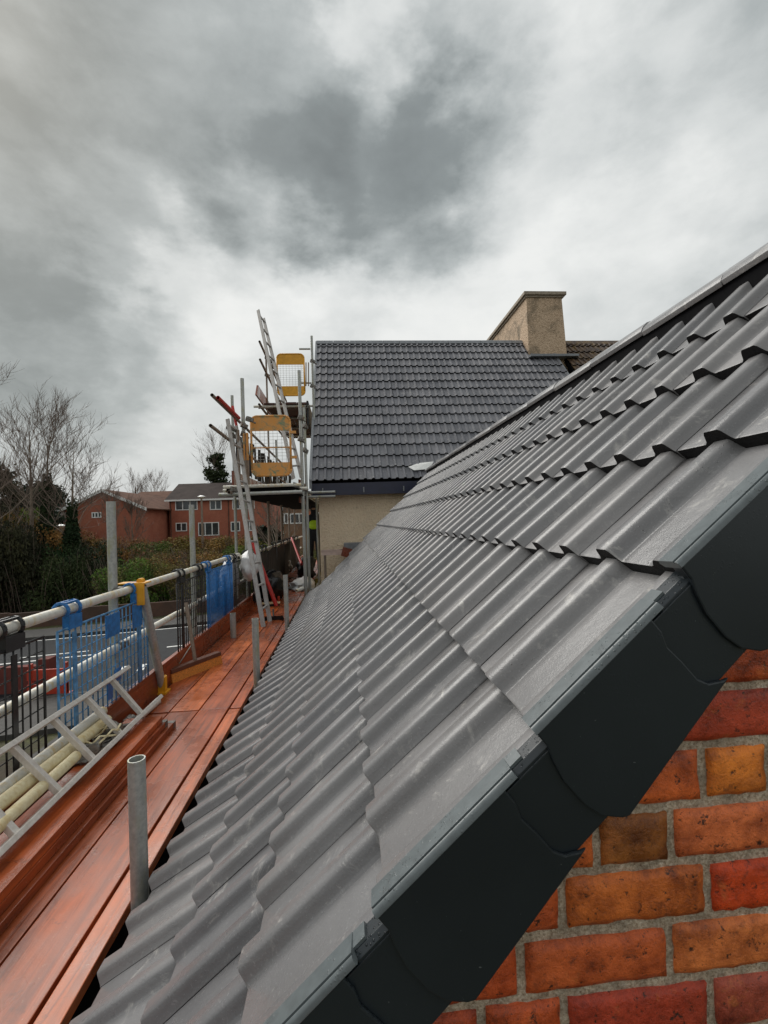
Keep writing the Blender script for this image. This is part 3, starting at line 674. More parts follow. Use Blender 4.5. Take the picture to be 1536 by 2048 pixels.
q = MB(); q.prism([(FX1 + .4, RYF - 0.13, RZF - 0.09), (FX1 + .4, RYF, RZF + 0.05), (FX1 + .4, RYF + 0.13, RZF - 0.09)], (5, 0, 0)); q.build('ridge', M['tile_brown'], nb)
q = MB(); q.prism([(FX1 - .02, FY + 0.02, FZ + 0.075), (FX1 - .02, RYF, RZF + 0.06), (FX1 - .02, RYF, RZF + .0), (FX1 - .02, FY + 0.02, FZ + .0)], (0.06, 0, 0)); q.build('party_flashing', M['lead'], nb)

# ------------------------------------------------------------------ scaffold walkway
DZ = -1.30; BT = 0.036
sc1 = thing('scaffold', (-1.1, 1.0, STREET), 'tube scaffold walkway with wet red boards beside the near roof eaves', 'scaffold')
edges = [-1.497, -1.29, -1.083, -0.877, -0.792]
rowsY = [(-1.6, 3.30), (3.305, 7.2), (7.205, 11.1), (11.105, 15.5)]
tint = {(1, 1): (1.35, 1.45, 1.35), (0, 3): (1.3, 1.35, 1.2), (0, 0): (0.75, .75, .8), (1, 0): (0.85, .8, .8), (0, 1): (0.8, .78, .78), (0, 2): (0.95, .9, .85), (1, 2): (.85, .85, .9), (1, 3): (.95, .9, .9)}
for ri, (a, b_) in enumerate(rowsY):
    for ci in range(4):
        q = MB(); dz = random.uniform(-.002, .004); sk = random.uniform(-.002, .002)
        q.box(edges[ci] + 0.005, edges[ci + 1] - 0.005, a + random.uniform(0, .012), b_ - random.uniform(0, .012), DZ - BT + dz, DZ + dz)
        q.build('board', M['board'], sc1, bevel=0.003, color=tint.get((ri, ci), (random.uniform(.75, 1.1),) * 3))
q = MB(); q.box(-1.545, -1.507, 1.2, 7.2, DZ - 0.02, DZ + 0.20); q.build('toe_board', M['board'], sc1, bevel=0.003, color=(.62, .55, .6))
q = MB(); q.box(-1.545, -1.507, 7.25, 15.4, DZ - 0.02, DZ + 0.20); q.build('toe_board', M['board'], sc1, bevel=0.003, color=(0.8, .8, .8))
XR = -1.55
q = MB(); q.box(-1.5, -0.36, 0.9, 7.7, DZ - 0.19, DZ - 0.185); q.build('added_dark_sheet', M['felt'], sc1)  # added black sheet, makes the gap along the eave read as deep shade
tubeobj('guard_rail', (XR, 0.6, -0.437), (XR, 6.55, -0.425), 0.026, 'tube_pale', sc1, 16)
tubeobj('guard_rail', (XR + .01, 6.5, -0.47), (XR + .01, 15.4, -0.47), 0.026, 'tube_pale', sc1)
tubeobj('mid_rail', (XR - .03, 0.6, -0.815), (XR - .03, 6.6, -0.785), 0.026, 'tube_pale', sc1, 16)
tubeobj('mid_rail', (XR - .03, 6.6, -0.84), (XR - .03, 15.4, -0.84), 0.026, 'tube_pale', sc1)
tubeobj('lower_rail', (XR - .03, 1.2, DZ + 0.10), (XR - .03, 8.0, DZ + 0.11), 0.024, 'tube_pale', sc1)
# standards
def upright(x, y, ztop, zbot=STREET, r=0.0265, mat='tube', par=sc1): return tubeobj('standard', (x, y, zbot), (x, y, ztop), r, mat, par, 16)
upright(-1.615, 3.24, 0.19, r=0.029); upright(-1.61, 4.84, 0.225, r=0.027); upright(-1.64, 1.2, -0.2)
upright(-0.76, 1.655, -0.805, r=0.0285); upright(-0.76, 3.70, -0.757, r=0.027); upright(-0.76, 5.52, -0.625, r=0.027); upright(-1.35, 5.35, DZ + 0.28, DZ - 0.3, r=0.033)
# ledgers and transoms below the boards
for y in (1.3, 3.1, 5.0, 7.2, 9.2, 11.2, 13.2): tubeobj('transom', (-1.75, y, DZ - BT - 0.027), (-0.55, y, DZ - BT - 0.027), 0.0242, 'tube', sc1)
tubeobj('ledger', (-1.58, 0, DZ - 0.1), (-1.58, 15.5, DZ - 0.1), 0.0242, 'tube', sc1); tubeobj('ledger', (-0.70, 0, DZ - 0.1), (-0.70, 15.5, DZ - 0.1), 0.0242, 'tube', sc1)
for y in (3.2, 5.0, 7.3): tubeobj('brace', (-1.66, y, STREET), (-1.66, y + 1.8, DZ - .1), 0.0242, 'tube', sc1)
# couplers
def coupler_mesh():
    q = MB(); q.tube((-0.03, 0, 0), (0.03, 0, 0), 0.034, n=10); q.tube((0, 0, -0.03), (0, 0, 0.03), 0.034, n=10)
    q.box(0.0, 0.065, -0.022, 0.022, -0.022, 0.022); q.tube((0.02, 0.03, -0.02), (0.085, 0.035, -0.02), 0.007, n=6); q.tube((0.07, 0.035, -0.02), (0.095, 0.035, -0.02), 0.013, n=6)
    return q.mesh('coupler', M['clamp'])
CM = coupler_mesh()
def coupler(p, par, rz=0.0, ry=0.0, sc=1.0): return link('coupler', CM, par, Matrix.Translation(p) @ Matrix.Rotation(rz, 4, 'Z') @ Matrix.Rotation(ry, 4, 'Y') @ Matrix.Scale(sc, 4))
for y, x in ((3.24, -1.58), (4.84, -1.58)):
    coupler((x, y, -0.432), sc1, R(90)); coupler((x, y, -0.80), sc1, R(80)); coupler((x, y, DZ - .08), sc1, R(90))

# ------------------------------------------------------------------ tower scaffold at the far house
sc2 = thing('scaffold', (-1.3, 9.0, STREET), 'two-lift scaffold tower with dark platforms by the cream house corner', 'scaffold')
LZ1, LZ2 = 0.62, 2.64
def up2(px, py, Y, zbot, r=0.0255, mat='tube'):
    p = atY(px, py, Y); return tubeobj('standard', (p.x, Y, zbot), (p.x, Y, p.z), r, mat, sc2)
up2(484, 757, 7.3, STREET, 0.030); up2(464, 791, 8.2, DZ, 0.026)
up2(598, 741, 7.7, STREET, 0.028); up2(608, 815, 8.1, STREET, 0.025); up2(623, 672, 9.9, STREET, 0.027); up2(634, 750, 12.3, STREET)
up2(532, 716, 10.6, 0.5, 0.021, 'tube_brown')
for px, Y in ((536, 9.2), (562, 11.2), (577, 13.2), (588, 15.2)): up2(px, 1002, Y, STREET, 0.026, 'tube_brown')
up2(552, 880, 9.0, 0.5, 0.02); up2(476, 860, 7.1, 0.3, 0.022, 'tube_brown')
up2(493, 868, 7.25, 0.4, 0.03, 'tube_brown'); 
for z_, ya, yb in ((LZ1, 7.25, 15.5), (LZ2, 9.9, 14.0)):
    for i in range(4):
        q = MB(); q.box(-1.72 + i * 0.235, -1.72 + i * 0.235 + 0.228, ya + random.uniform(0, .1), yb, z_ - 0.04, z_); q.build('board', M['board'], sc2, color=(.14, .13, .14))
    y = ya + 0.1; k_ = 0
    while y < yb:
        tubeobj('transom', (-1.95 + 0.1 * (k_ % 2), y, z_ - 0.07), (-0.62, y, z_ - 0.07), 0.026, 'tube' if k_ % 3 else 'tube_pale', sc2); y += 1.15; k_ += 1
    tubeobj('ledger', (-1.76, ya - 0.3, z_ - 0.125), (-1.76, yb, z_ - 0.125), 0.026, 'tube_brown', sc2)
    tubeobj('ledger', (-0.79, ya - 0.1, z_ - 0.125), (-0.79, yb, z_ - 0.125), 0.026, 'tube', sc2)
q = MB(); q.box(-1.76, -0.72, 7.36, 15.4, LZ1 - 0.17, LZ1 - 0.155); q.build('added_dark_sheet', M['felt'], sc2)  # added black sheet standing in for the shade under the lower lift
q = MB(); q.box(-1.88, -0.74, 7.27, 7.30, LZ1 - 0.17, LZ1 - 0.0); q.build('added_dark_strip', M['felt'], sc2)  # added black strip to darken the lift's front edge, not a real board
# front ledgers across the lower lift (light, then dark)
tubeobj('transom', (-1.9, 7.18, LZ1 - 0.03), (-0.70, 7.18, LZ1 - 0.02), 0.026, 'tube_pale', sc2); tubeobj('transom', (-1.95, 7.1, LZ1 - 0.15), (-0.68, 7.1, LZ1 - 0.14), 0.028, 'tube', sc2)
for dz in (0.12, 0.2): tubeobj('transom', (-0.8, 8.4, 0.35 + dz), (-0.2, 8.4, 0.35 + dz), 0.022, 'tube', sc2)
q = MB(); q.box(-0.80, -0.76, 9.9, 14, LZ2 - 0.50, LZ2 + 0.02); q.build('side_board', M['net'], sc2)
q = MB(); q.box(-0.82, -0.79, 7.9, 8.85, 0.35, 0.75); q.build('side_board', M['board'], sc2, color=(.4, .35, .3))
# the rails of the lower lift poke out towards the camera
tubeobj('guard_rail', atY(424, 790, 6.0), (-1.72, 15, 1.60), 0.024, 'tube_brown', sc2); tubeobj('guard_rail', atY(421, 851, 5.95), (-1.72, 15, 1.1), 0.024, 'tube_brown', sc2)
tubeobj('red_tube', atY(436, 795, 6.1), atY(478, 836, 7.2), 0.026, 'red', sc2); tubeobj('red_tube', atY(465, 812, 7.4), atY(473, 852, 7.4), 0.022, 'red', sc2)
tubeobj('guard_rail', atY(519, 683, 9.4), (-1.74, 14, 3.75), 0.024, 'tube_brown', sc2); tubeobj('guard_rail', atY(520, 719, 9.4), (-1.74, 14, 3.3), 0.024, 'tube_brown', sc2)
tubeobj('transom', atY(517, 816, 9.7), atY(545, 815, 9.7), 0.02, 'tube_brown', sc2)
for z_ in (2.35, 3.1): tubeobj('rail_stub', (-0.92, 9.9, z_ + 0.7), (-0.68, 9.9, z_ + 0.7), 0.02, 'tube', sc2)
for px in (612, 617): tubeobj('rail_stub', atY(px, 725, 9.8), atY(px, 772, 9.8), 0.012, 'tube_brown', sc2)
q = MB(); q.prism([(-1.80, 9.6, LZ2 + .28), (-1.80, 14, LZ2 + .25), (-1.80, 14, LZ2), (-1.80, 9.4, LZ2 + .02)], (0.035, 0, 0)); q.build('toe_board', M['board'], sc2, color=(.55, .5, .5))
q = MB(); q.box(-1.80, -1.765, 7.3, 15, LZ1, LZ1 + 0.24); q.build('toe_board', M['board'], sc2, color=(.5, .45, .45))
# netting hung on the lower lift's outer side
q = MB(); ny = 60
for i in range(ny + 1):
    y = 7.5 + i * 7.3 / ny; w_ = 0.03 * math.sin(i * 1.3) + 0.02 * math.sin(i * 2.9)
    q.v += [(-1.77 + w_, y, 1.55 - 0.03 * abs(math.sin(i * 0.9))), (-1.77 - w_, y, LZ1 + 0.26)]
for i in range(ny):
    if i % 3 != 2: q.f.append((2 * i, 2 * i + 1, 2 * i + 3, 2 * i + 2)); q.m.append(0)
o = q.build('debris_net', M['net'], sc2)
for p_, rz in [(atY(497, 838, 6.9), 0), (atY(486, 850, 7.25), 0.6), (atY(486, 868, 7.25), 0.3), (atY(463, 870, 7.2), 0.3), (atY(458, 855, 7.1), 0), (atY(484, 890, 7.25), 1), (atY(465, 978, 7.1), 0.2), (atY(482, 905, 7.25), 1.4),
               (atY(600, 835, 7.66), 0.2), (atY(609, 852, 8.05), 1), (atY(600, 878, 7.66), 0.4), (atY(609, 900, 8.05), 0.8), (atY(604, 975, 7.66), 0), (atY(608, 978, 8.05), 0), (atY(590, 970, 7.2), 0.3), (atY(624, 722, 9.9), 0), (atY(624, 772, 9.9), 0), (atY(533, 715, 10.5), 0),
               (atY(540, 722, 9.9), 0), (atY(544, 732, 9.9), 0.6), (atY(533, 750, 10.5), 0), (atY(608, 1178, 7.9), 1.0), (atY(600, 1175, 7.6), 1.6)]:
    coupler(p_, sc2, rz, 0.3, 1.15)
tubeobj('transom', atY(593, 1182, 7.4), atY(606, 1176, 7.5), 0.03, 'tube_pale', sc2)
# ladder access gates
def gate(p, w, h, worn, label):
    g = thing('ladder_gate', p, label, 'gate'); mt = M['yellow_worn' if worn else 'yellow']
    x, y, z = p; r_ = 0.09; q = MB(); pts = []
    for cx, cz, a0 in ((w / 2 - r_, h - r_, 0), (-w / 2 + r_, h - r_, 90), (-w / 2 + r_, r_, 180), (w / 2 - r_, r_, 270)):
        for s_ in range(5): a = R(a0 + s_ * 22.5); pts.append(Vector((x + cx + r_ * math.cos(a), y, z + cz + r_ * math.sin(a))))
    for a, b_ in zip(pts, pts[1:] + pts[:1]): q.tube(a, b_, 0.017, n=8)
    q.build('frame', mt, g, smooth=True)
    for z0, z1 in ((h - 0.23, h - 0.012), (0.012, 0.20)):
        q = MB(); xi = w / 2 - 0.012
        ch = .055
        if z0 > .1: ol = [(-xi, z0), (xi, z0), (xi, z1 - ch), (xi - ch, z1), (-xi + ch, z1), (-xi, z1 - ch)]
        else: ol = [(-xi + ch, z0), (xi - ch, z0), (xi, z0 + ch), (xi, z1), (-xi, z1), (-xi, z0 + ch)]
        q.prism([(x + a_, y - 0.006, z + b2_) for a_, b2_ in ol], (0, 0.012, 0))
        q.build('plate', mt, g)
    q = MB()
    n_ = 9
    for i in range(1, n_): xx = x - w / 2 + w * i / n_; q.tube((xx, y, z + .18), (xx, y, z + h - .2), 0.0022, n=4)
    for i in range(1, 10): zz = z + .2 + (h - .42) * i / 10; q.tube((x - w / 2 + .02, y, zz), (x + w / 2 - .02, y, zz), 0.0022, n=4)
    q.build('mesh_infill', M['tube'], g)
    if worn:
        q = MB(); q.tube((x - w / 2, y + .01, z + h * .47), (x + w / 2, y + .01, z + h * .47), 0.011, n=6); q.build('mid_bar', mt, g)
        for k2 in (0.3, 0.72):
            q = MB(); q.box(x + w / 2, x + w / 2 + 0.09, y - .02, y + .02, z + h * k2 - .02, z + h * k2 + .02); q.build('hinge', mt, g)
        q = MB(); q.tube((x - w / 2 - .07, y + .03, z + .25), (x - w / 2 - .07, y + .03, z + h - .25), 0.02, n=8); q.tube((x - w / 2 - .12, y + .03, z + .25), (x - w / 2 - .12, y + .03, z + h - .25), 0.014, n=8); q.build('post', mt, g)
    return g
a = atY(544, 951, 7.05); b_ = atY(544, 832, 7.05); wv_ = (atY(583, 890, 7.05) - atY(505, 890, 7.05)).x
gate(a, wv_, b_.z - a.z, True, 'worn orange-yellow ladder gate with green paint patches on the lower platform')
a = atY(583, 791, 9.75); b_ = atY(583, 708, 9.75); wv_ = (atY(610, 750, 9.75) - atY(556, 750, 9.75)).x
gate(a, wv_, b_.z - a.z, False, 'clean bright yellow ladder gate on the upper platform')

# ladders
def ladder(l0, l1, r0, r1, nr, label, mat, rw=0.03, cream=False):
    l0, l1, r0, r1 = map(Vector, (l0, l1, r0, r1)); g = thing('ladder', (l0 + r0) / 2, label, 'ladder')
    for a, b_ in ((l0, l1), (r0, r1)):
        q = MB(); d = (b_ - a).normalized(); w_ = (r0 - l0).normalized(); u = d.cross(w_).normalized()
        pts = [a - w_ * rw * .5 - u * rw, a + w_ * rw * .5 - u * rw, a + w_ * rw * .5 + u * rw, a - w_ * rw * .5 + u * rw]
        q.prism(pts, b_ - a); q.build('rail', M[mat], g, bevel=0.003)
    for i in range(nr):
        t_ = (i + 0.7) / nr; q = MB(); q.tube(l0.lerp(l1, t_), r0.lerp(r1, t_), rw * .55, n=8); q.build('rung', M[mat], g, smooth=True)
    return g
ladder(atZ(527, 1254, DZ), atY(455, 838, 6.9), atZ(540, 1243, DZ), atY(472, 852, 7.2), 10, 'long aluminium ladder leaning from the walkway up to the lower platform', 'alu_dull', 0.028)
ladder(atY(587, 958, 7.9), atY(516, 620, 9.6), atY(603, 955, 8.2), atY(527, 637, 9.9), 11, 'tall dull ladder rising past both yellow gates into the sky', 'alu_dull', 0.032)

# ------------------------------------------------------------------ brick guards hung on the rail
def brick_guard(y0, y1, ztop, zbot, col, label, hooks, plates=(), pale=False, x=XR + 0.035, behind=False):
    g = thing('brick_guard', (x, (y0 + y1) / 2, zbot), label, 'mesh panel', 'mesh guard panels hung along the walkway rail')
    mt = M[col]; wt = M['blue_pale'] if pale else mt
    q = MB()
    for a, b_ in (((x, y0, zbot), (x, y0, ztop)), ((x, y1, zbot), (x, y1, ztop)), ((x, y0, ztop), (x, y1, ztop)), ((x, y0, zbot), (x, y1, zbot))): q.tube(a, b_, 0.0065, n=8)
    q.build('frame', wt, g, smooth=True)
    q = MB(); nv = max(6, int((y1 - y0) / (0.036 if behind else 0.05))); nh = 12 if behind else 9
    for i in range(1, nv): y = y0 + (y1 - y0) * i / nv; q.tube((x, y, zbot), (x, y, ztop), 0.0048 if behind else 0.0042, n=5)
    for i in range(1, nh): z = zbot + (ztop - zbot) * i / nh; q.tube((x - .004, y0, z), (x - .004, y1, z), 0.0032, n=5)
    q.build('wire_grid', mt if not pale else M['blue_pale'], g, smooth=True)
    for hy in hooks:
        q = MB(); zt = ztop + 0.065
        for dy in (-0.055, 0.055):
            ring = [Vector((XR + 0.041 * math.cos(R(a)), hy + dy, -0.432 + 0.041 * math.sin(R(a)))) for a in range(-60, 241, 30)]
            for a, b_ in zip(ring, ring[1:]): q.tube(a, b_, 0.009, n=6)
        q.box(XR - 0.025, XR - 0.012, hy - .055, hy + .055, -0.397, -0.388); q.box(XR + 0.012, XR + 0.025, hy - .055, hy + .055, -0.397, -0.388)
        q.box(XR + 0.01, XR + 0.045, hy - .06, hy + .06, ztop - 0.01, -0.462)
        q.build('hook', mt, g, bevel=0)
        q = MB(); q.box(x - .003, x + .004, hy - .016, hy + .016, zbot + .05, ztop - .03); q.build('stiffener', wt if pale else mt, g)
    for (ya, yb, za, zb) in plates:
        q = MB(); q.box(x + .004, x + .010, ya, yb, za, zb) if not behind else q.box(x - .016, x - .010, ya, yb, za, zb); q.build('plate', M['blue_deep'] if behind else (M['blue'] if 'blue' in col else mt), g)
    return g
brick_guard(1.25, 2.37, -0.52, -1.14, 'black', 'black mesh guard panel at the left edge of the photo', (1.5, 2.17))
brick_guard(2.475, 3.515, -0.525, -1.16, 'blue', 'pale blue mesh guard panel behind the lying ladder', (2.62, 3.38), ((2.93, 3.10, -.68, -.54), (3.28, 3.42, -.70, -.54), (2.93, 2.99, -1.06, -.94), (3.02, 3.10, -.98, -.90)), pale=True)
brick_guard(4.118, 4.88, -0.50, -1.22, 'black', 'black mesh guard panel behind the broom', (4.25, 4.78))
brick_guard(4.967, 6.03, -0.49, -1.23, 'blue', 'deep blue mesh guard panel with dense cover beside the second post', (5.05, 5.9), ((5.30, 5.42, -.95, -.515), (5.62, 5.74, -1.15, -.6)), behind=True)
brick_guard(6.10, 7.1, -0.50, -1.22, 'black', 'black mesh guard panel partly under the white sack', (6.2, 7.0))
names = ['just beyond the foot of the leaning ladder', 'midway along the darker stretch of rail', 'near the leaning red bar', 'next to the tower scaffold poles', 'beyond the tower scaffold poles', 'nearest the worker at the far end']
for i in range(6):
    y0 = 7.2 + i * 1.15
    g = brick_guard(y0, y0 + 1.08, -0.52, -1.2, 'black', 'black netted guard panel ' + names[i], (y0 + .15, y0 + .95), x=XR + .05)
    q = MB(); n_ = 16
    for j in range(n_ + 1):
        y = y0 + 1.08 * j / n_; w_ = 0.018 * math.sin(j * 2.1 + i)
        q.v += [(XR + .075 + w_, y, -0.50), (XR + .075 - w_, y, -1.24)]
    for j in range(n_): q.f.append((2 * j, 2 * j + 1, 2 * j + 3, 2 * j + 2)); q.m.append(0)
    q.build('net_cover', M['net'], g)

# ------------------------------------------------------------------ things on the walkway
def board_thing(y0, y1, xr, z, w, skew, label, col, band=True):
    q = MB(); mt = Matrix.Translation((xr, y1, z)) @ Matrix.Rotation(skew, 4, 'Z')
    q.box(-w, 0, y0 - y1, 0, 0, BT, mat=None)
    o = q.build('scaffold_board', [M['board']], None, bevel=0.003, mw=mt, color=col, label=label, cat='board', group='boards stacked on the walkway')
    if band:
        b2 = MB(); b2.box(-w - .001, .001, -0.035, 0.0015, -.0012, BT + .0012); eb = b2.build('end_band', M['clamp'], None); eb.parent = o
    return o
# stack: top edge follows the photo
pt = atZ(325, 1432, DZ + 3 * 0.038); pb = atZ(0, 1776, DZ + 3 * 0.038); sk = math.atan2(pt.x - pb.x, pt.y - pb.y)
stack = [(0, 0.10, 0.040, (.7, .65, .65), 'bottom board of the stack beside the lying ladder'), (1, 0.03, 0.018, (.8, .7, .65), 'middle board of the stack beside the lying ladder'),
         (2, 0.0, 0.0, (1.1, 1.05, .95), 'topmost board of the stack beside the lying ladder')]
for i, dy, dx, col, lab in stack:
    board_thing(-1.2, pt.y + dy, pt.x + dx, DZ + 0.003 + i * 0.0378, 0.215, -sk + (0.012 if i == 2 else 0) * (1 if i else 0), 'wet red scaffold board, ' + lab, col, band=(i in (0, 1)))
# lying aluminium ladder
lo0, lo1 = atZ(318, 1396, DZ + 3 * 0.038 + 0.04), atZ(-60, 1762, DZ + 3 * 0.038 + 0.04)
hi0, hi1 = atX(253, 1338, -1.47), atX(-60, 1545, -1.47)
g = thing('ladder', (lo0 + lo1) / 2, 'pale aluminium ladder lying on its side along the walkway by the blue panel', 'ladder')
for a, b_ in ((lo0, lo1), (hi0, hi1)):
    q = MB(); d = (b_ - a).normalized(); w_ = (hi0 - lo0); w_ = (w_ - w_.dot(d) * d).normalized(); u = d.cross(w_).normalized()
    q.prism([a - w_ * .012 - u * .030, a + w_ * .012 - u * .030, a + w_ * .012 + u * .030, a - w_ * .012 + u * .030], b_ - a); q.build('rail', M['alu'], g, bevel=0.003)
def on_line(px, py, A, B):
    best = None
    for i in range(401):
        p = A.lerp(B, i / 400.0); c_ = Vector((p.dot(cam_right), p.dot(cam_up), p.dot(cam_fwd))); x_ = 768 + F * c_.x / c_.z
        if best is None or abs(x_ - px) < best[0]: best = (abs(x_ - px), p)
    return best[1]
for (ax, bx_) in ((222, 284), (170, 242), (104, 188), (22, 121), (-75, 33)):
    a = on_line(ax, 0, hi0, hi1 + (hi1 - hi0) * .4); b_ = on_line(bx_, 0, lo0, lo1 + (lo1 - lo0) * .4)
    q = MB(); d = (b_ - a).normalized(); u = Vector((0, 0, 1)).cross(d).normalized(); w_ = d.cross(u)
    q.prism([a - u * .014 - w_ * .013, a + u * .014 - w_ * .013, a + u * .014 + w_ * .013, a - u * .014 + w_ * .013], b_ - a); q.build('rung', M['alu'], g, bevel=0.003)
# loose tubes
ZT = DZ + 0.03
def loose(p0, p1, r_, mat, label, grp='loose tubes lying by the mesh panels'):
    o = tubeobj('scaffold_tube', p0, p1, r_, mat, None, 16); tag(o, label, 'tube', grp); return o
loose(atX(214, 1440, -1.42), atX(-40, 1640, -1.40), 0.029, 'tube_cream', 'longer cream-stained tube under the lying ladder')
loose(atX(206, 1422, -1.46), atX(-40, 1612, -1.45), 0.026, 'tube_pale', 'pale tube lying against the mesh panels, behind the cream one')
loose(atX(152, 1512, -1.36), atX(-20, 1668, -1.33), 0.025, 'tube_cream', 'shorter cream tube with round end below the ladder rungs')
loose(atX(316, 1403, -1.44), atX(240, 1468, -1.40), 0.022, 'tube_pale', 'short pale tube end beside the yellow foot')
# loose fittings
fm = coupler_mesh(); fm.materials[0] = M['clamp']
for i in range(26):
    px, py = random.uniform(165, 262), 0; py = 1530 - (px - 165) * 0.75 + random.uniform(-16, 16)
    p = atX(px, py - 8, random.uniform(-1.42, -1.34))
    link('scaffold_clamp', fm, None, Matrix.Translation(p) @ Matrix.Rotation(random.uniform(0, 6), 4, 'Z') @ Matrix.Rotation(random.uniform(0, 3), 4, 'X') @ Matrix.Scale(0.8, 4), label='rusty scaffold clamp in the loose heap under the lying ladder', cat='clamp', group='heap of loose clamps under the ladder')
def cord(pts, r_, mat, name, label, cat):
    q = MB()
    for a, b_ in zip(pts, pts[1:]): q.tube(a, b_, r_, n=6)
    return q.build(name, M[mat], None, smooth=True, label=label, cat=cat)
base = atX(203, 1470, -1.36)
cord([base + Vector((0.06 * math.cos(i * .5) * (1 + .2 * math.sin(i)), 0.10 * math.sin(i * .5 + .4), 0.02 * math.sin(i * 1.7))) for i in range(26)], 0.005, 'tube_cream', 'tie_rope', 'pale coiled rope on the heap of clamps', 'rope')
# prop with yellow ends
pr = thing('steel_prop', atZ(318, 1392, DZ), 'grey steel prop with yellow bracket at top and yellow foot, leaning on the rail', 'prop')
pa, pb_ = atX(284, 1172, -1.49), atZ(322, 1378, DZ + .03); pb_.x = max(pb_.x, -1.49)
tubeobj('pole', pa, pb_, 0.030, 'tube', pr, 16)
q = MB(); q.box(pa.x - .15, pa.x + .045, pa.y - .05, pa.y + .05, pa.z + .02, pa.z + .030); q.box(pa.x - .04, pa.x + .034, pa.y - .052, pa.y - .036, pa.z - .13, pa.z + .02); q.box(pa.x - .045, pa.x - .012, pa.y - .042, pa.y - .034, pa.z - .12, pa.z + .02); q.box(pa.x - .05, pa.x - .042, pa.y - .04, pa.y + .04, pa.z - .12, pa.z + .02)
q.tube((pa.x - .01, pa.y - .02, pa.z + .035), (pa.x - .01, pa.y + .03, pa.z + .035), .022, n=10); q.build('top_bracket', M['yellow'], pr, bevel=0.002)
q = MB(); q.box(pb_.x - .15, pb_.x + .045, pb_.y - .05, pb_.y + .05, DZ, DZ + .016); q.box(pb_.x - .035, pb_.x + .037, pb_.y - .04, pb_.y - .033, DZ, DZ + .13)
q.tube((pb_.x, pb_.y, DZ), (pb_.x, pb_.y, DZ + .13), .036, n=12); q.box(pb_.x - .15, pb_.x - .03, pb_.y - .05, pb_.y - .036, DZ, DZ + .11); q.tube((pb_.x - .07, pb_.y - .06, DZ + .09), (pb_.x - .07, pb_.y + .0, DZ + .09), .016, n=8); q.build('foot', M['yellow'], pr, bevel=0.002)
# big broom
ba, bb_ = atZ(338, 1366, DZ), atZ(438, 1326, DZ); ax_ = (bb_ - ba).normalized(); pe = Vector((-ax_.y, ax_.x, 0)) * -1
br = thing('broom', (ba + bb_) / 2, 'wide yard broom with orange bristles and brown handle leaning on the rail', 'broom')
q = MB(); q.prism([ba - pe * .02, ba + pe * .045, ba + pe * .03 + Vector((0, 0, .075)), ba - pe * .02 + Vector((0, 0, .075))], bb_ - ba); q.build('bristles', M['bristle'], br)
q = MB(); q.prism([ba - pe * .03 + Vector((0, 0, .076)), ba + pe * .035 + Vector((0, 0, .076)), ba + pe * .03 + Vector((0, 0, .11)), ba - pe * .03 + Vector((0, 0, .11))], bb_ - ba); q.build('head', M['broom_wood'], br, bevel=.004)
mid = (ba + bb_) / 2 + Vector((0, 0, .10)); tubeobj('handle', mid, atX(372, 1205, -1.47), 0.016, 'tube_brown', br)
q = MB(); q.tube(mid + Vector((-.12, -.05, 0)), mid + Vector((-.03, -.01, .14)), .005, n=6); q.build('stay', M['tube'], br)
# second, small broom and black pan further on, red bar, bags
p = atZ(545, 1212, DZ); sb = thing('broom', p, 'small yellow-backed broom head lying near the red bar foot', 'broom')
q = MB(); q.box(p.x - .16, p.x + .12, p.y - .03, p.y + .03, DZ + .035, DZ + .06); q.build('head', M['tube_cream'], sb, bevel=.004); q = MB(); q.box(p.x - .15, p.x + .11, p.y - .025, p.y + .025, DZ + .002, DZ + .034); q.build('bristles', M['black'], sb)
p = atZ(546, 1243, DZ); dp = thing('dustpan', p, 'black dustpan-shaped tool on the boards at the ladder foot', 'tool')
q = MB(); q.v = [tuple(p + Vector(v_)) for v_ in ((-.13, -.05, .0), (.12, -.05, .0), (.14, .07, .0), (-.10, .07, .0), (-.11, .06, .06), (.12, .06, .06))]
q.f = [(0, 1, 2, 3), (3, 2, 5, 4), (0, 3, 4), (1, 5, 2)]; q.m = [0] * 4; q.build('pan', M['black'], dp); q = MB(); q.tube(p + Vector((0, .05, .05)), p + Vector((-.03, .22, .12)), .012, n=8); q.build('handle', M['black'], dp)
o = tubeobj('red_bar', atZ(553, 1212, DZ + .02), atX(505, 1085, -1.50), 0.030, 'red', None, 10); tag(o, 'bright red bar leaning on the rail behind the long ladder', 'bar')
o = tubeobj('red_bar', atY(603, 1128, 8.4), atX(583, 1076, -1.48), 0.024, 'red', None, 10); tag(o, 'thin dark red bar leaning on the netted rail near the tower poles', 'bar')
q = MB(); p = atZ(552, 1208, DZ); q.box(p.x - .06, p.x - .02, p.y - .02, p.y + .03, DZ, DZ + .16); q.box(p.x + .03, p.x + .06, p.y - .02, p.y + .03, DZ, DZ + .12); q.box(p.x - .06, p.x + .06, p.y - .01, p.y + .02, DZ + .002, DZ + .02); q.build('orange_clip', M['orange'], None, bevel=.004, label='small orange foot clip at the bottom of the red bar', cat='clip')
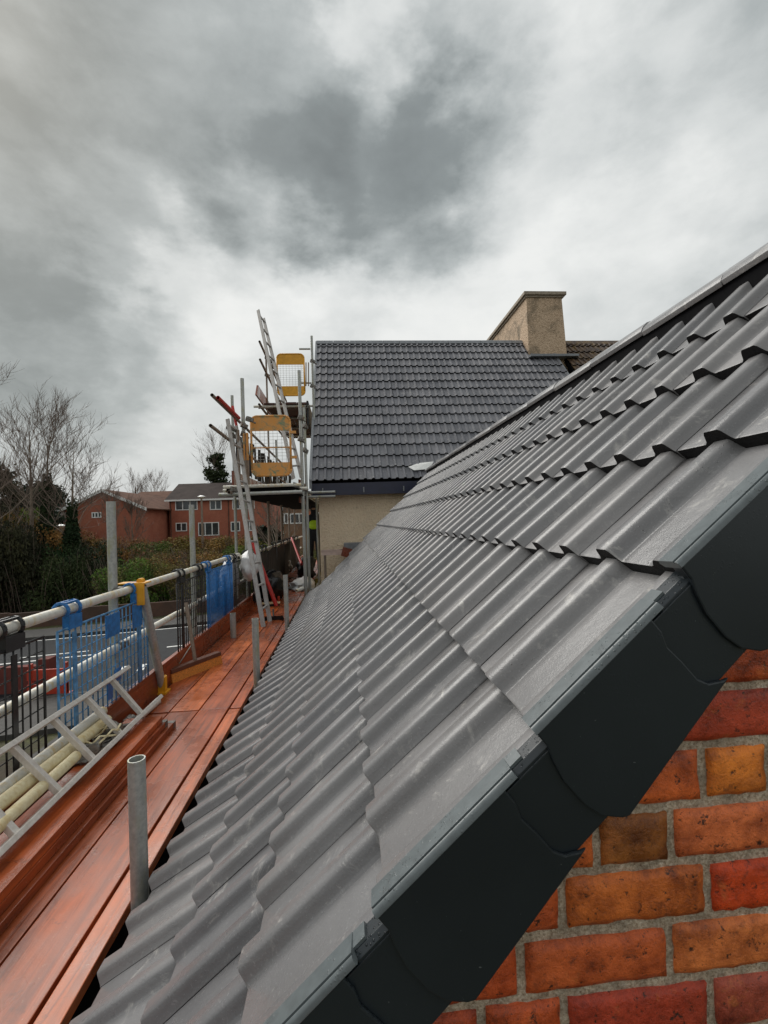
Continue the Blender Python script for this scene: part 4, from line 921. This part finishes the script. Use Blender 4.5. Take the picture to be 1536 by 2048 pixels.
def blob(name, c_, rad, mat, sq, label, cat, seed=0, amp=0.25, sub=3, flat=None):
    bm = bmesh.new(); bmesh.ops.create_icosphere(bm, subdivisions=sub, radius=1)
    for v_ in bm.verts:
        n_ = mn.noise(v_.co * 2.1 + Vector((seed, 0, 0))) + 0.5 * mn.noise(v_.co * 5.3 + Vector((0, seed, 0)))
        v_.co = v_.co * (1 + amp * n_); v_.co = Vector((v_.co.x * rad * sq[0], v_.co.y * rad * sq[1], v_.co.z * rad * sq[2]))
        v_.co += Vector(c_)
        if flat is not None: v_.co.z = max(v_.co.z, flat)
    me = bpy.data.meshes.new(name); bm.to_mesh(me); bm.free(); me.materials.append(M[mat]); me.polygons.foreach_set('use_smooth', [True] * len(me.polygons))
    return link(name, me, None, label=label, cat=cat)
p = atZ(550, 1180, DZ + .2); blob('rubbish_bag', (p.x - .12, p.y + .3, DZ + .24), 0.30, 'bag', (.8, 1.2, .85), 'full black rubbish bag against the netted guards by the red bar', 'bag', 3, 0.3, flat=DZ + .002)
p = atZ(590, 1135, DZ + .2); blob('rubbish_bag', (p.x - .3, p.y + .2, DZ + .2), 0.28, 'bag', (.7, 1.3, .8), 'low black rubbish bag beyond the red bar, near the tower poles', 'bag', 9, 0.35, flat=DZ + .002)
# white sack draped over the rail
sk_ = blob('white_sack', (XR + 0.10, 6.75, -0.60), 0.22, 'sack', (.55, 1.2, .95), 'white rubble sack draped over the rail beside the long ladder', 'sack', 5, 0.35)
blob('white_sack', (XR - 0.10, 6.45, -0.72), 0.20, 'sack', (.55, .9, 1.3), 'white rubble sack hanging outside the rail behind the black mesh', 'sack', 12, 0.3)
blob('dust_sheet', (-0.95, 9.2, DZ + .02), 0.30, 'sack', (.8, 2.2, .5), 'crumpled white dust sheet on the boards beyond the tower poles', 'sheet', 15, 0.5, flat=DZ + .001)
blob('tool_heap', (-0.98, 10.6, DZ + .2), 0.24, 'black', (.8, 1.1, 1.2), 'dark heap of tools and bags at the worker\'s feet', 'tools', 21, 0.6, flat=DZ + .001)
# timber trestle by the wall
tp = thing('timber_trestle', (-0.3, 8.2, DZ), 'pale plank on a rusty post against the cream wall above the near roof edge', 'trestle')
a, b_ = atY(643, 1103, 8.3), atY(690, 1099, 8.3); q = MB(); q.box(a.x, b_.x, 8.25, 8.3, a.z - .07, a.z + .03); q.build('plank', M['plank_pale'], tp)
q = MB(); q.box(b_.x - .05, b_.x + .12, 8.15, 8.35, a.z - .10, a.z + .06, mat=Matrix.Translation((b_.x, 8.2, a.z)) @ Matrix.Rotation(.3, 4, 'Y') @ Matrix.Translation((-b_.x, -8.2, -a.z))); q.build('block', M['board'], tp, color=(.5, .4, .4))
tubeobj('post', (a.x + .06, 8.28, STREET), (a.x + .06, 8.28, a.z), 0.022, 'tube_brown', tp)
q = MB(); q.box(b_.x - .02, b_.x + .35, 8.5, 8.9, a.z - .08, a.z + .12); q.build('lead_step', M['lead'], None, label='grey lead-covered step where the near roof meets the cream wall', cat='flashing')

# worker at the far end
pw = thing('person', (-0.84, 11.6, DZ), 'person in dark clothes and yellow hi-vis vest standing at the corner of the cream house', 'person')
def skin_body(name, verts, edges_, radii, mat, parent, root=0):
    me = bpy.data.meshes.new(name); me.from_pydata([tuple(v_) for v_ in verts], edges_, []); me.materials.append(mat)
    o = link(name, me, parent); md = o.modifiers.new('skin', 'SKIN'); sv = me.skin_vertices[0].data
    for i, r_ in enumerate(radii): sv[i].radius = (r_, r_) if not isinstance(r_, tuple) else r_
    sv[root].use_root = True; s2 = o.modifiers.new('sub', 'SUBSURF'); s2.levels = s2.render_levels = 2
    me.materials[0] = mat; return o
B = Vector((-0.84, 11.6, DZ))
vs = [(0, 0, .95), (0, 0, 1.15), (0, 0, 1.38), (0, .0, 1.50), (.0, -.01, 1.62), (0, -.02, 1.72), (.09, 0, .90), (.10, -.03, .5), (.10, 0, .08), (.10, -.12, .04), (-.09, 0, .90), (-.10, -.02, .5), (-.11, .02, .08), (-.11, -.1, .04),
      (.19, 0, 1.40), (.25, -.02, 1.12), (.22, -.18, .95), (-.19, 0, 1.40), (-.26, -.03, 1.12), (-.24, -.20, 1.0)]
es = [(0, 1), (1, 2), (2, 3), (3, 4), (4, 5), (0, 6), (6, 7), (7, 8), (8, 9), (0, 10), (10, 11), (11, 12), (12, 13), (2, 14), (14, 15), (15, 16), (2, 17), (17, 18), (18, 19)]
rd = [.15, .15, .16, .06, .095, .07, .10, .07, .05, .04, .10, .07, .05, .04, .07, .05, .035, .07, .05, .035]
skin_body('body', [B + Vector(v_) for v_ in vs], es, rd, M['cloth_dark'], pw)
skin_body('hivis_vest', [B + Vector((0, 0, 1.08)), B + Vector((0, 0, 1.22)), B + Vector((0, 0, 1.38))], [(0, 1), (1, 2)], [(.17, .17), (.175, .175), (.165, .165)], M['hivis'], pw)
skin_body('face', [B + Vector((0, -.05, 1.60)), B + Vector((0, -.055, 1.68))], [(0, 1)], [.07, .06], M['skin'], pw)

# ------------------------------------------------------------------ houses across the road
def window(parent, x0, x1, z0, z1, y, mull=1):
    q = MB(); f_ = 0.09; q.box(x0, x1, y - .06, y + .02, z0, z0 + f_); q.box(x0, x1, y - .06, y + .02, z1 - f_, z1); q.box(x0, x0 + f_, y - .06, y + .02, z0 + f_, z1 - f_); q.box(x1 - f_, x1, y - .06, y + .02, z0 + f_, z1 - f_)
    for i in range(mull): xx = x0 + (x1 - x0) * (i + 1) / (mull + 1); q.box(xx - .05, xx + .05, y - .06, y + .02, z0 + f_, z1 - f_)
    w_ = q.build('window', M['white_upvc'], parent); g_ = MB(); g_.box(x0 + f_, x1 - f_, y - .03, y - .01, z0 + f_, z1 - f_); o = g_.build('pane', M['glass'], w_)
    o.matrix_parent_inverse = Matrix.Identity(4)
def eave_house(name, xl, xr, Y, eave_py, ridge_py, depth, wallm, roofm, wins, label, pxref, over=0.35, ridge_in=0.0):
    A = atY(xl, eave_py, Y); Bx = atY(xr, eave_py, Y); ez = atY(pxref, eave_py, Y).z; gz = ground_z(A.x, Y) - 1
    h = thing(name, ((A.x + Bx.x) / 2, Y, gz), label, 'house', 'houses across the road')
    ry = Y + depth / 2; rz = atY(pxref, ridge_py, ry).z
    q = MB(); q.prism([(A.x, Y, gz), (A.x, Y, ez), (A.x, ry, rz - .1), (A.x, Y + depth, ez), (A.x, Y + depth, gz)], (Bx.x - A.x, 0, 0)); q.build('wall', wallm, h)
    q = MB(); q.prism([(A.x - over, Y - .4, ez - .12), (A.x - over, Y - .4, ez + .02), (A.x - over, ry, rz + .06), (A.x - over, Y + depth + .4, ez + .02), (A.x - over, Y + depth + .4, ez - .12), (A.x - over, ry, rz - .1)], (Bx.x - A.x + 2 * over, 0, 0)); q.build('roof', roofm, h)
    q = MB(); q.box(A.x - over, Bx.x + over, Y - .46, Y - .41, ez - .14, ez + .03); q.build('gutter', M['white_upvc'], h)
    for (a, b_, c_, d_, ml) in wins:
        p0 = atY(a, d_, Y); p1 = atY(b_, c_, Y); window(h, p0.x, p1.x, p0.z, p1.z, Y, ml)
    if len(wins) > 3:
        for xx in (A.x + .15, (A.x * .42 + Bx.x * .58)):
            q = MB(); q.tube((xx, Y - .06, gz), (xx, Y - .06, ez - .1), .05, n=6); q.build('downpipe', M['wall_dark'], h)
    return h
h1 = eave_house('brick_house', 338, 541, 52, 998, 967, 8, M['farbrick'], M['farroof'], [(351, 395, 1000, 1021, 2), (420, 443, 1000, 1020, 1), (465, 509, 998, 1019, 2), (352, 374, 1045, 1063, 1), (397, 438, 1044, 1072, 2), (462, 480, 1043, 1063, 1), (490, 509, 1042, 1062, 1)],
                'two-storey red brick house with dark brown roof and white windows across the road', 430)
h3 = eave_house('brick_house', 262, 337, 58, 1003, 984, 7, M['farbrick'], M['farroof2'], [(296, 310, 1024, 1038, 1), (318, 333, 1022, 1038, 1), (303, 333, 1058, 1063, 1)], 'low brick wing with rusty roof between the gabled house and the brown-roofed house', 300)
h5 = eave_house('brick_house', 566, 662, 34, 1003, 984, 7, M['farbrick3'], M['farroof'], [(568, 577, 1026, 1048, 0), (580, 608, 1026, 1048, 2), (632, 650, 1024, 1046, 1)], 'brown brick house seen through the tower scaffold poles', 600)
p0 = atY(613, 1066, 33.9); p1 = atY(630, 1022, 33.9); q = MB(); q.box(p0.x, p1.x, 33.85, 33.95, p0.z, p1.z); q.build('door_panel', M['farbrick2'], h5)
def gable_house(name, apx, apy, lx, ly, rx, ry_, Y, depth, wallm, roofm, label, wins=(), wl=None):
    ap, l_, r_ = atY(apx, apy, Y), atY(lx, ly, Y), atY(rx, ry_, Y); gz = ground_z(ap.x, Y) - 1.5; ez = (l_.z + r_.z) / 2; l_.z = r_.z = ez
    h = thing(name, (ap.x, Y, gz), label, 'house', 'houses across the road'); ov = 0.6
    wx0, wx1 = l_.x + ov, r_.x - ov; sl_ = (ap.z - ez) / (ap.x - l_.x); ez2 = ez + ov * sl_
    q = MB(); q.prism([(wx0, Y, gz), (wx0, Y, ez2), (ap.x, Y, ap.z - .1), (wx1, Y, ez2), (wx1, Y, gz)], (0, depth, 0)); q.build('wall', wallm, h)
    q = MB(); q.prism([(l_.x, Y - .3, ez), (l_.x, Y - .3, ez + .12), (ap.x, Y - .3, ap.z + .12), (r_.x, Y - .3, ez + .12), (r_.x, Y - .3, ez), (ap.x, Y - .3, ap.z)], (0, depth + .6, 0)); q.build('roof', roofm, h)
    q = MB(); q.prism([(l_.x, Y - .36, ez - .16), (l_.x, Y - .36, ez + .14), (ap.x, Y - .36, ap.z + .14), (r_.x, Y - .36, ez + .14), (r_.x, Y - .36, ez - .16), (ap.x, Y - .36, ap.z - .16)], (0, .05, 0)); q.build('bargeboard', M['white_upvc'], h)
    for (a, b_, c_, d_, ml) in wins:
        p0 = atY(a, d_, Y); p1 = atY(b_, c_, Y); window(h, p0.x, p1.x, p0.z, p1.z, Y, ml)
    return h
gable_house('brick_house', 207, 981, 118, 1021, 296, 1021, 46, 13, M['farbrick'], M['farroof2'], 'red brick house with white-edged gable facing the road, behind the bare tree', [(184, 203, 1024, 1036, 2)])
gable_house('brick_house', 41, 1012, -12, 1042, 108, 1052, 50, 9, M['farbrick2'], M['farroof'], 'small orange brick gabled house at the far left behind the ivy trunks')
# lamp posts
for (px, py, Y, lab) in ((403, 997, 36, 'slim street lamp in front of the brown-roofed brick house'), (123, 1055, 36, 'street lamp beside the ivy-clad tree, head just above the hedge'), (506, 1000, 40, 'street lamp at the right corner of the brown-roofed house')):
    p = atY(px, py, Y); l_ = thing('street_lamp', (p.x, Y, ground_z(p.x, Y)), lab, 'street lamp', 'street lamps across the road')
    q = MB(); q.tube((p.x, Y, ground_z(p.x, Y)), (p.x, Y, p.z), 0.11, 0.07, n=8); q.build('post', M['tube_brown'], l_)
    q = MB(); q.tube((p.x, Y, p.z), (p.x, Y, p.z + .14), 0.12, 0.32, n=10); q.tube((p.x, Y, p.z + .14), (p.x, Y, p.z + .24), 0.32, 0.10, n=10); q.build('lamp_head', M['white_upvc'], l_)
# roadside walls and barrier
q = MB(); A = RO + RD * -30 + RN * 6.6; B2 = RO + RD * 8 + RN * 6.6
for i in range(19):
    a = A.lerp(B2, i / 19.0); b_ = A.lerp(B2, (i + 1) / 19.0); z_ = STREET + .75 + random.uniform(-.04, .04)
    q.prism([(a.x, a.y, STREET - .2), (a.x, a.y, z_), (a.x, a.y + .22, z_), (a.x, a.y + .22, STREET - .2)], Vector((b_.x - a.x, b_.y - a.y, 0)))
q.build('brick_wall', M['wall_dark'], None, label='low dark brick wall along the far pavement below the bushes', cat='wall')
p = atZ(40, 1385, STREET); q = MB(); q.box(p.x - 4, p.x + .6, p.y - .1, p.y + .12, STREET, STREET + .75); q.box(p.x + .6, p.x + .9, p.y - .16, p.y + .18, STREET, STREET + .95); q.build('garden_wall', M['wall_red'], None, label='short dark red garden wall below the black mesh panel', cat='wall')
p = atZ(98, 1395, STREET); bp = thing('road_barrier', (p.x, p.y, STREET), 'orange plastic barrier standing behind the pale blue mesh panel', 'barrier')
for k2, z_ in enumerate((.1, .5)):
    q = MB(); q.box(p.x - .55, p.x + .5, p.y - .03, p.y + .03, STREET + z_, STREET + z_ + .28); q.build('panel', M['orange'], bp)
for dx in (-.5, .42):
    q = MB(); q.box(p.x + dx, p.x + dx + .08, p.y - .05, p.y + .05, STREET, STREET + .95); q.box(p.x + dx - .05, p.x + dx + .13, p.y - .3, p.y + .3, STREET, STREET + .06); q.build('leg', M['orange'], bp)
q = MB(); q.box(-6.6, -3.0, 9.6, 13.0, STREET, STREET + .02); q.build('path', M['paving'], kind='structure')

# ------------------------------------------------------------------ trees and bushes
def branch_tree(rng, h, r0, depth, spread=0.5, lean=(0, 0), kids=(3, 4), straight=0.6, start=0.28):
    tr, tw = MB(), MB(); path = []
    def grow(p, d, L_, r_, lev):
        n_ = 4 if lev == 0 else 3; pts = [p]; dd = d.copy()
        for i in range(n_):
            dd = (dd + Vector((rng.uniform(-1, 1), rng.uniform(-1, 1), rng.uniform(-.5, 1))) * (0.045 if lev == 0 else 0.16) + Vector((0, 0, .05 if lev else 0))).normalized(); pts.append(pts[-1] + dd * L_ / n_)
        if lev == 0: path.extend(pts)
        tgt = tr if lev < 2 else tw; rs = [r_ * (1 - .93 * i / n_) if lev == 0 else r_ * (1 - .6 * i / n_) for i in range(n_ + 1)]
        for i in range(n_): tgt.tube(pts[i], pts[i + 1], rs[i], rs[i + 1], n=6 if lev == 0 else (4 if lev < 2 else 3), cap=False)
        if lev >= depth: return
        nk = rng.randint(*kids) + (13 if lev == 0 else 4 if lev == 1 else 2)
        for i in range(nk):
            t_ = rng.uniform(start if lev == 0 else 0.2, 1.0); k2 = min(n_ - 1, int(t_ * n_)); q_ = pts[k2].lerp(pts[k2 + 1], t_ * n_ - k2)
            az = rng.uniform(0, 2 * math.pi); an = rng.uniform(.5, 1.0) * spread * (1.6 if lev == 0 else 1.2)
            u = dd.cross(Vector((math.cos(az), math.sin(az), .3))).normalized(); nd = (Matrix.Rotation(an, 3, u) @ dd).normalized()
            if nd.z < -.1: nd.z *= -.5
            Lk = L_ * rng.uniform(.34, .52) * ((1.35 - .8 * t_) if lev == 0 else 1.05)
            grow(q_, nd, Lk, max(0.009, r_ * (1 - .7 * t_) * (.27 if lev == 0 else .5)), lev + 1)
    grow(Vector((0, 0, 0)), Vector((lean[0], lean[1], 1)).normalized(), h, r0, 0)
    return tr, tw, path
def leaves(rng, n_, shape, size, aniso=1.0):
    q = MB()
    for i in range(n_):
        p = shape(rng); s_ = size * rng.uniform(.6, 1.4); a = Vector((rng.gauss(0, 1), rng.gauss(0, 1), rng.gauss(0, 1))).normalized(); b_ = a.cross(Vector((rng.gauss(0, 1), rng.gauss(0, 1), rng.gauss(0, 1)))).normalized()
        q.poly([p - a * s_, p + b_ * s_ * .6, p + a * s_ * .9, p - b_ * s_ * .5])
    return q
def tree_at(px, top_py, Y, name, label, seed, r0=0.22, spread=.5, depth=3, ivy=None, lean=(0, 0), kids=(3, 4), start=.28, grp='bare trees across the road'):
    rng = random.Random(seed); p = atY(px, top_py, Y); gz = ground_z(p.x, Y) - .2; h = p.z - gz
    root = thing(name, (p.x, Y, gz), label, 'tree', grp); tr, tw, path = branch_tree(rng, h * .84, r0, depth, spread, lean, kids, start=start)
    for mb_, nm, mt in ((tr, 'trunk', 'bark'), (tw, 'crown', 'twig')):
        me = mb_.mesh(nm, M[mt], True); link(nm, me, root, Matrix.Translation((p.x, Y, gz)))
    if ivy:
        def shp(r_):
            z_ = min(r_.random() ** 1.15 + r_.gauss(0, .05), 1.1) * h * ivy; z_ = max(0, z_); cl = .75 + .9 * mn.noise(Vector((0, seed, z_ * 1.1))); rr_ = (0.85 - .68 * min(1, z_ / (h * ivy))) * cl * 1.1 * math.sqrt(r_.random()) + .1; a = r_.uniform(0, 6.28)
            q0, q1 = path[0], path[-1]
            for u_, v_ in zip(path, path[1:]):
                if u_.z <= z_ <= v_.z: q0, q1 = u_, v_
            t2 = (z_ - q0.z) / max(.01, q1.z - q0.z); c_ = q0.lerp(q1, t2)
            return Vector((rr_ * math.cos(a) + c_.x, rr_ * math.sin(a) + c_.y, z_))
        link('ivy', leaves(rng, 4500, shp, .11).mesh('ivy', M['leaf']), root, Matrix.Translation((p.x, Y, gz)), color=(.028, .048, .022))
    return root
tree_at(56, 800, 30, 'bare_tree', 'tall bare tree with straight pale trunk rising left of the ivy-clad one', 11, .18, .55, 3, None, (0.02, 0), (3, 5))
tree_at(84, 815, 31, 'bare_tree', 'bare tree with thick ivy up its trunk, in front of the small orange house', 22, .19, .52, 3, .60, (-.01, 0), (3, 5))
tree_at(135, 845, 29, 'bare_tree', 'bare tree with ivy at its foot and wide fine branches, before the gabled house', 33, .17, .72, 3, .52, (.02, 0), (3, 5), .35)
tree_at(-30, 790, 26, 'bare_tree', 'reddish bare tree reaching in from the left edge', 44, .15, .62, 3, None, (.02, 0), (4, 5))
tree_at(270, 940, 66, 'bare_tree', 'thin pale bare tree behind the ridge of the gabled house', 55, .24, .42, 3, None, (0, 0), (3, 5))
tree_at(312, 948, 68, 'bare_tree', 'thin bare tree left of the brown roof, behind the brick wing', 66, .24, .42, 3, None, (0, 0), (3, 5))
tree_at(432, 868, 62, 'bare_tree', 'bare tree showing above the brown roof behind the scaffold ladder', 77, .30, .5, 3, None, (-.04, 0), (3, 5))
tree_at(548, 985, 30, 'bare_tree', 'crooked pale tree seen under the lower platform, between the poles', 88, .20, .6, 3, None, (.02, 0), (3, 4))
tree_at(225, 985, 40, 'bare_tree', 'brown twiggy young tree in front of the gabled house, above the hedge', 99, .10, .45, 3, None, (0, 0), (4, 5))
tree_at(262, 1000, 38, 'bare_tree', 'second twiggy young tree, nearer the brick wing, above the hedge', 101, .10, .45, 3, None, (0, 0), (4, 5))
def conifer(px, top_py, Y, wid, label, seed, col, nn_=6000):
    rng = random.Random(seed); p = atY(px, top_py, Y); gz = ground_z(p.x, Y) - .2; h = p.z - gz; root = thing('evergreen_tree', (p.x, Y, gz), label, 'tree', 'evergreens across the road')
    q = MB(); q.tube((0, 0, 0), (0, 0, h * .95), .25, .04, n=6); link('trunk', q.mesh('trunk', M['bark'], True), root, Matrix.Translation((p.x, Y, gz)))
    cl = [(rng.uniform(-.8, .8) * wid, rng.uniform(-.6, .6) * wid, h * rng.uniform(.25, .97)) for _ in range(26)]
    def shp(r_):
        c_ = r_.choice(cl); k2 = 1 - (c_[2] / h) * .6; s_ = wid * .42 * k2
        return Vector((c_[0] * k2 + r_.gauss(0, s_ * .6), c_[1] * k2 + r_.gauss(0, s_ * .6), min(h, c_[2] + r_.gauss(0, s_ * .45))))
    link('crown', leaves(rng, nn_, shp, .17).mesh('crown', M['leaf']), root, Matrix.Translation((p.x, Y, gz)), color=col)
conifer(40, 962, 44, 3.2, 'dark rounded evergreen behind the small orange house', 5, (.03, .045, .028), 9000)
conifer(105, 972, 62, 4.0, 'dark evergreen between the ivy-clad tree and the gabled house', 6, (.035, .05, .035), 9000)
conifer(432, 906, 60, 2.6, 'ivy-green conifer rising behind the brown roof', 7, (.04, .055, .025), 7000)
conifer(-30, 900, 36, 3.0, 'dark evergreen cut by the left edge of the photo', 8, (.05, .05, .03), 6000)
conifer(536, 1050, 36, 1.6, 'small dark evergreen shrub at the right corner of the brown-roofed house', 9, (.03, .04, .025), 4000)
# shrubs: four shared crowns
def shrub_mesh(seed, n_, tall, twiggy):
    rng = random.Random(seed); lob = [(rng.uniform(-.6, .6), rng.uniform(-.5, .5), rng.uniform(.15, .85)) for _ in range(16)]
    def shp(r_):
        c_ = r_.choice(lob); d_ = Vector((r_.gauss(0, 1), r_.gauss(0, 1), r_.gauss(0, 1))).normalized() * (.30 * r_.random() ** .35)
        return Vector(((c_[0] + d_.x) * 1.0, (c_[1] + d_.y), max(0.02, (c_[2] + d_.z * .8)) * tall))
    q = leaves(rng, n_, shp, .028); st = MB()
    for i in range(90 if twiggy else 30):
        a = Vector((rng.uniform(-.4, .4), rng.uniform(-.4, .4), 0)); b_ = a + Vector((rng.uniform(-.5, .5), rng.uniform(-.5, .5), rng.uniform(.6, 1.15) * tall)); m_ = a.lerp(b_, .5) + Vector((rng.uniform(-.08, .08), rng.uniform(-.08, .08), 0))
        st.tube(a, m_, .006, .005, n=3, cap=False); st.tube(m_, b_, .005, .002, n=3, cap=False)
    return q.mesh('foliage', M['leaf']), st.mesh('stems', M['twig'])
SH = [shrub_mesh(s_, n_, t_, w_) for s_, n_, t_, w_ in ((1, 6500, 1.1, False), (2, 5200, 1.3, True), (3, 6500, 1.0, False), (4, 3800, 1.4, True))]
rng = random.Random(2)
def top_py(px):
    pts = [(-80, 1000), (60, 1022), (110, 1058), (190, 1072), (240, 1078), (330, 1082), (480, 1072), (560, 1076), (640, 1085)]
    for (a, c_), (b_, d_) in zip(pts, pts[1:]):
        if px <= b_: return c_ + (d_ - c_) * (px - a) / (b_ - a)
    return 1085
where = ['left edge', 'ivy-clad trunk', 'gabled house', 'first tall post', 'brick wing', 'brown-roofed house', 'second tall post', 'long ladder', 'tower poles']
cnt = {}
for row, (Y, sink, sz) in enumerate(((27.5, 52, 2.0), (31, 24, 2.3), (36, 2, 2.7))):
    px = -70 + row * 13
    while px < 655:
        ty = top_py(px) + sink * rng.uniform(.75, 1.2) + rng.uniform(-6, 8); p = atY(px, ty, Y + rng.uniform(-1, 1)); gz = ground_z(p.x, p.y) - .1; h = max(.9, p.z - gz)
        vi = rng.randrange(4); w_ = sz * rng.uniform(.8, 1.2); brown = vi in (1, 3)
        if px < 210 and (row == 0 or (row == 1 and rng.random() < .5)): col = (.032 * rng.uniform(.6, 1.6), .052 * rng.uniform(.7, 1.3), .026); vi = rng.choice((0, 2)); brown = False; kindw = 'dark green leafy'
        elif brown: col = (.22 * rng.uniform(.7, 1.3), .145 * rng.uniform(.8, 1.2), .055); kindw = 'brown twiggy'
        else: col = (.17 * rng.uniform(.6, 1.3), .165 * rng.uniform(.7, 1.2), .04); kindw = 'olive green'
        wi = min(8, max(0, int((px + 20) / 72))); rowname = ('front row', 'middle row', 'back row')[row]
        lab = f'{kindw} bush in the {rowname} of the roadside bushes, below the {where[wi]}'
        root = thing('bush', (p.x, p.y, gz), lab, 'bush', 'roadside bushes across the road')
        fo, st = SH[vi]; tall = (1.1, 1.3, 1.0, 1.4)[vi]; mw = Matrix.Translation((p.x, p.y, gz)) @ Matrix.Rotation(rng.uniform(0, 6.28), 4, 'Z') @ Matrix.Diagonal((w_, w_, h / tall / .95, 1))
        link('foliage', fo, root, mw, color=col); link('stems', st, root, mw)
        px += sz * F / Y * rng.uniform(.55, .8) * .75
# far wood line so that the land does not end in bare ground
rng = random.Random(12)
def shp(r_):
    x = r_.uniform(-160, 90); y = 110 + r_.uniform(-6, 6); hh = 6.0 + 3.0 * mn.noise(Vector((x * .06, 0, 3))) + 1.2 * mn.noise(Vector((x * .4, 0, 1)))
    return Vector((x, y, -2.2 + hh * r_.random() ** .6))
leaves(rng, 22000, shp, .55).build('far_woodland', M['leaf'], None, kind='stuff', color=(.045, .05, .035), label='dim distant wood line behind the houses', cat='woodland')

# bushes whose words agree are told apart by their order from the left
by = {}
for o in S.objects:
    if o.parent is None and o.name.startswith('bush'): by.setdefault(o['label'], []).append(o)
for lab, os_ in by.items():
    if len(os_) > 1:
        os_.sort(key=lambda o: o.location.x / o.location.y)
        for o, w_ in zip(os_, ('leftmost', 'second from left', 'third from left', 'fourth from left', 'fifth from left', 'sixth from left')): o['label'] = lab.replace('of the roadside bushes, ', '') + ', ' + w_
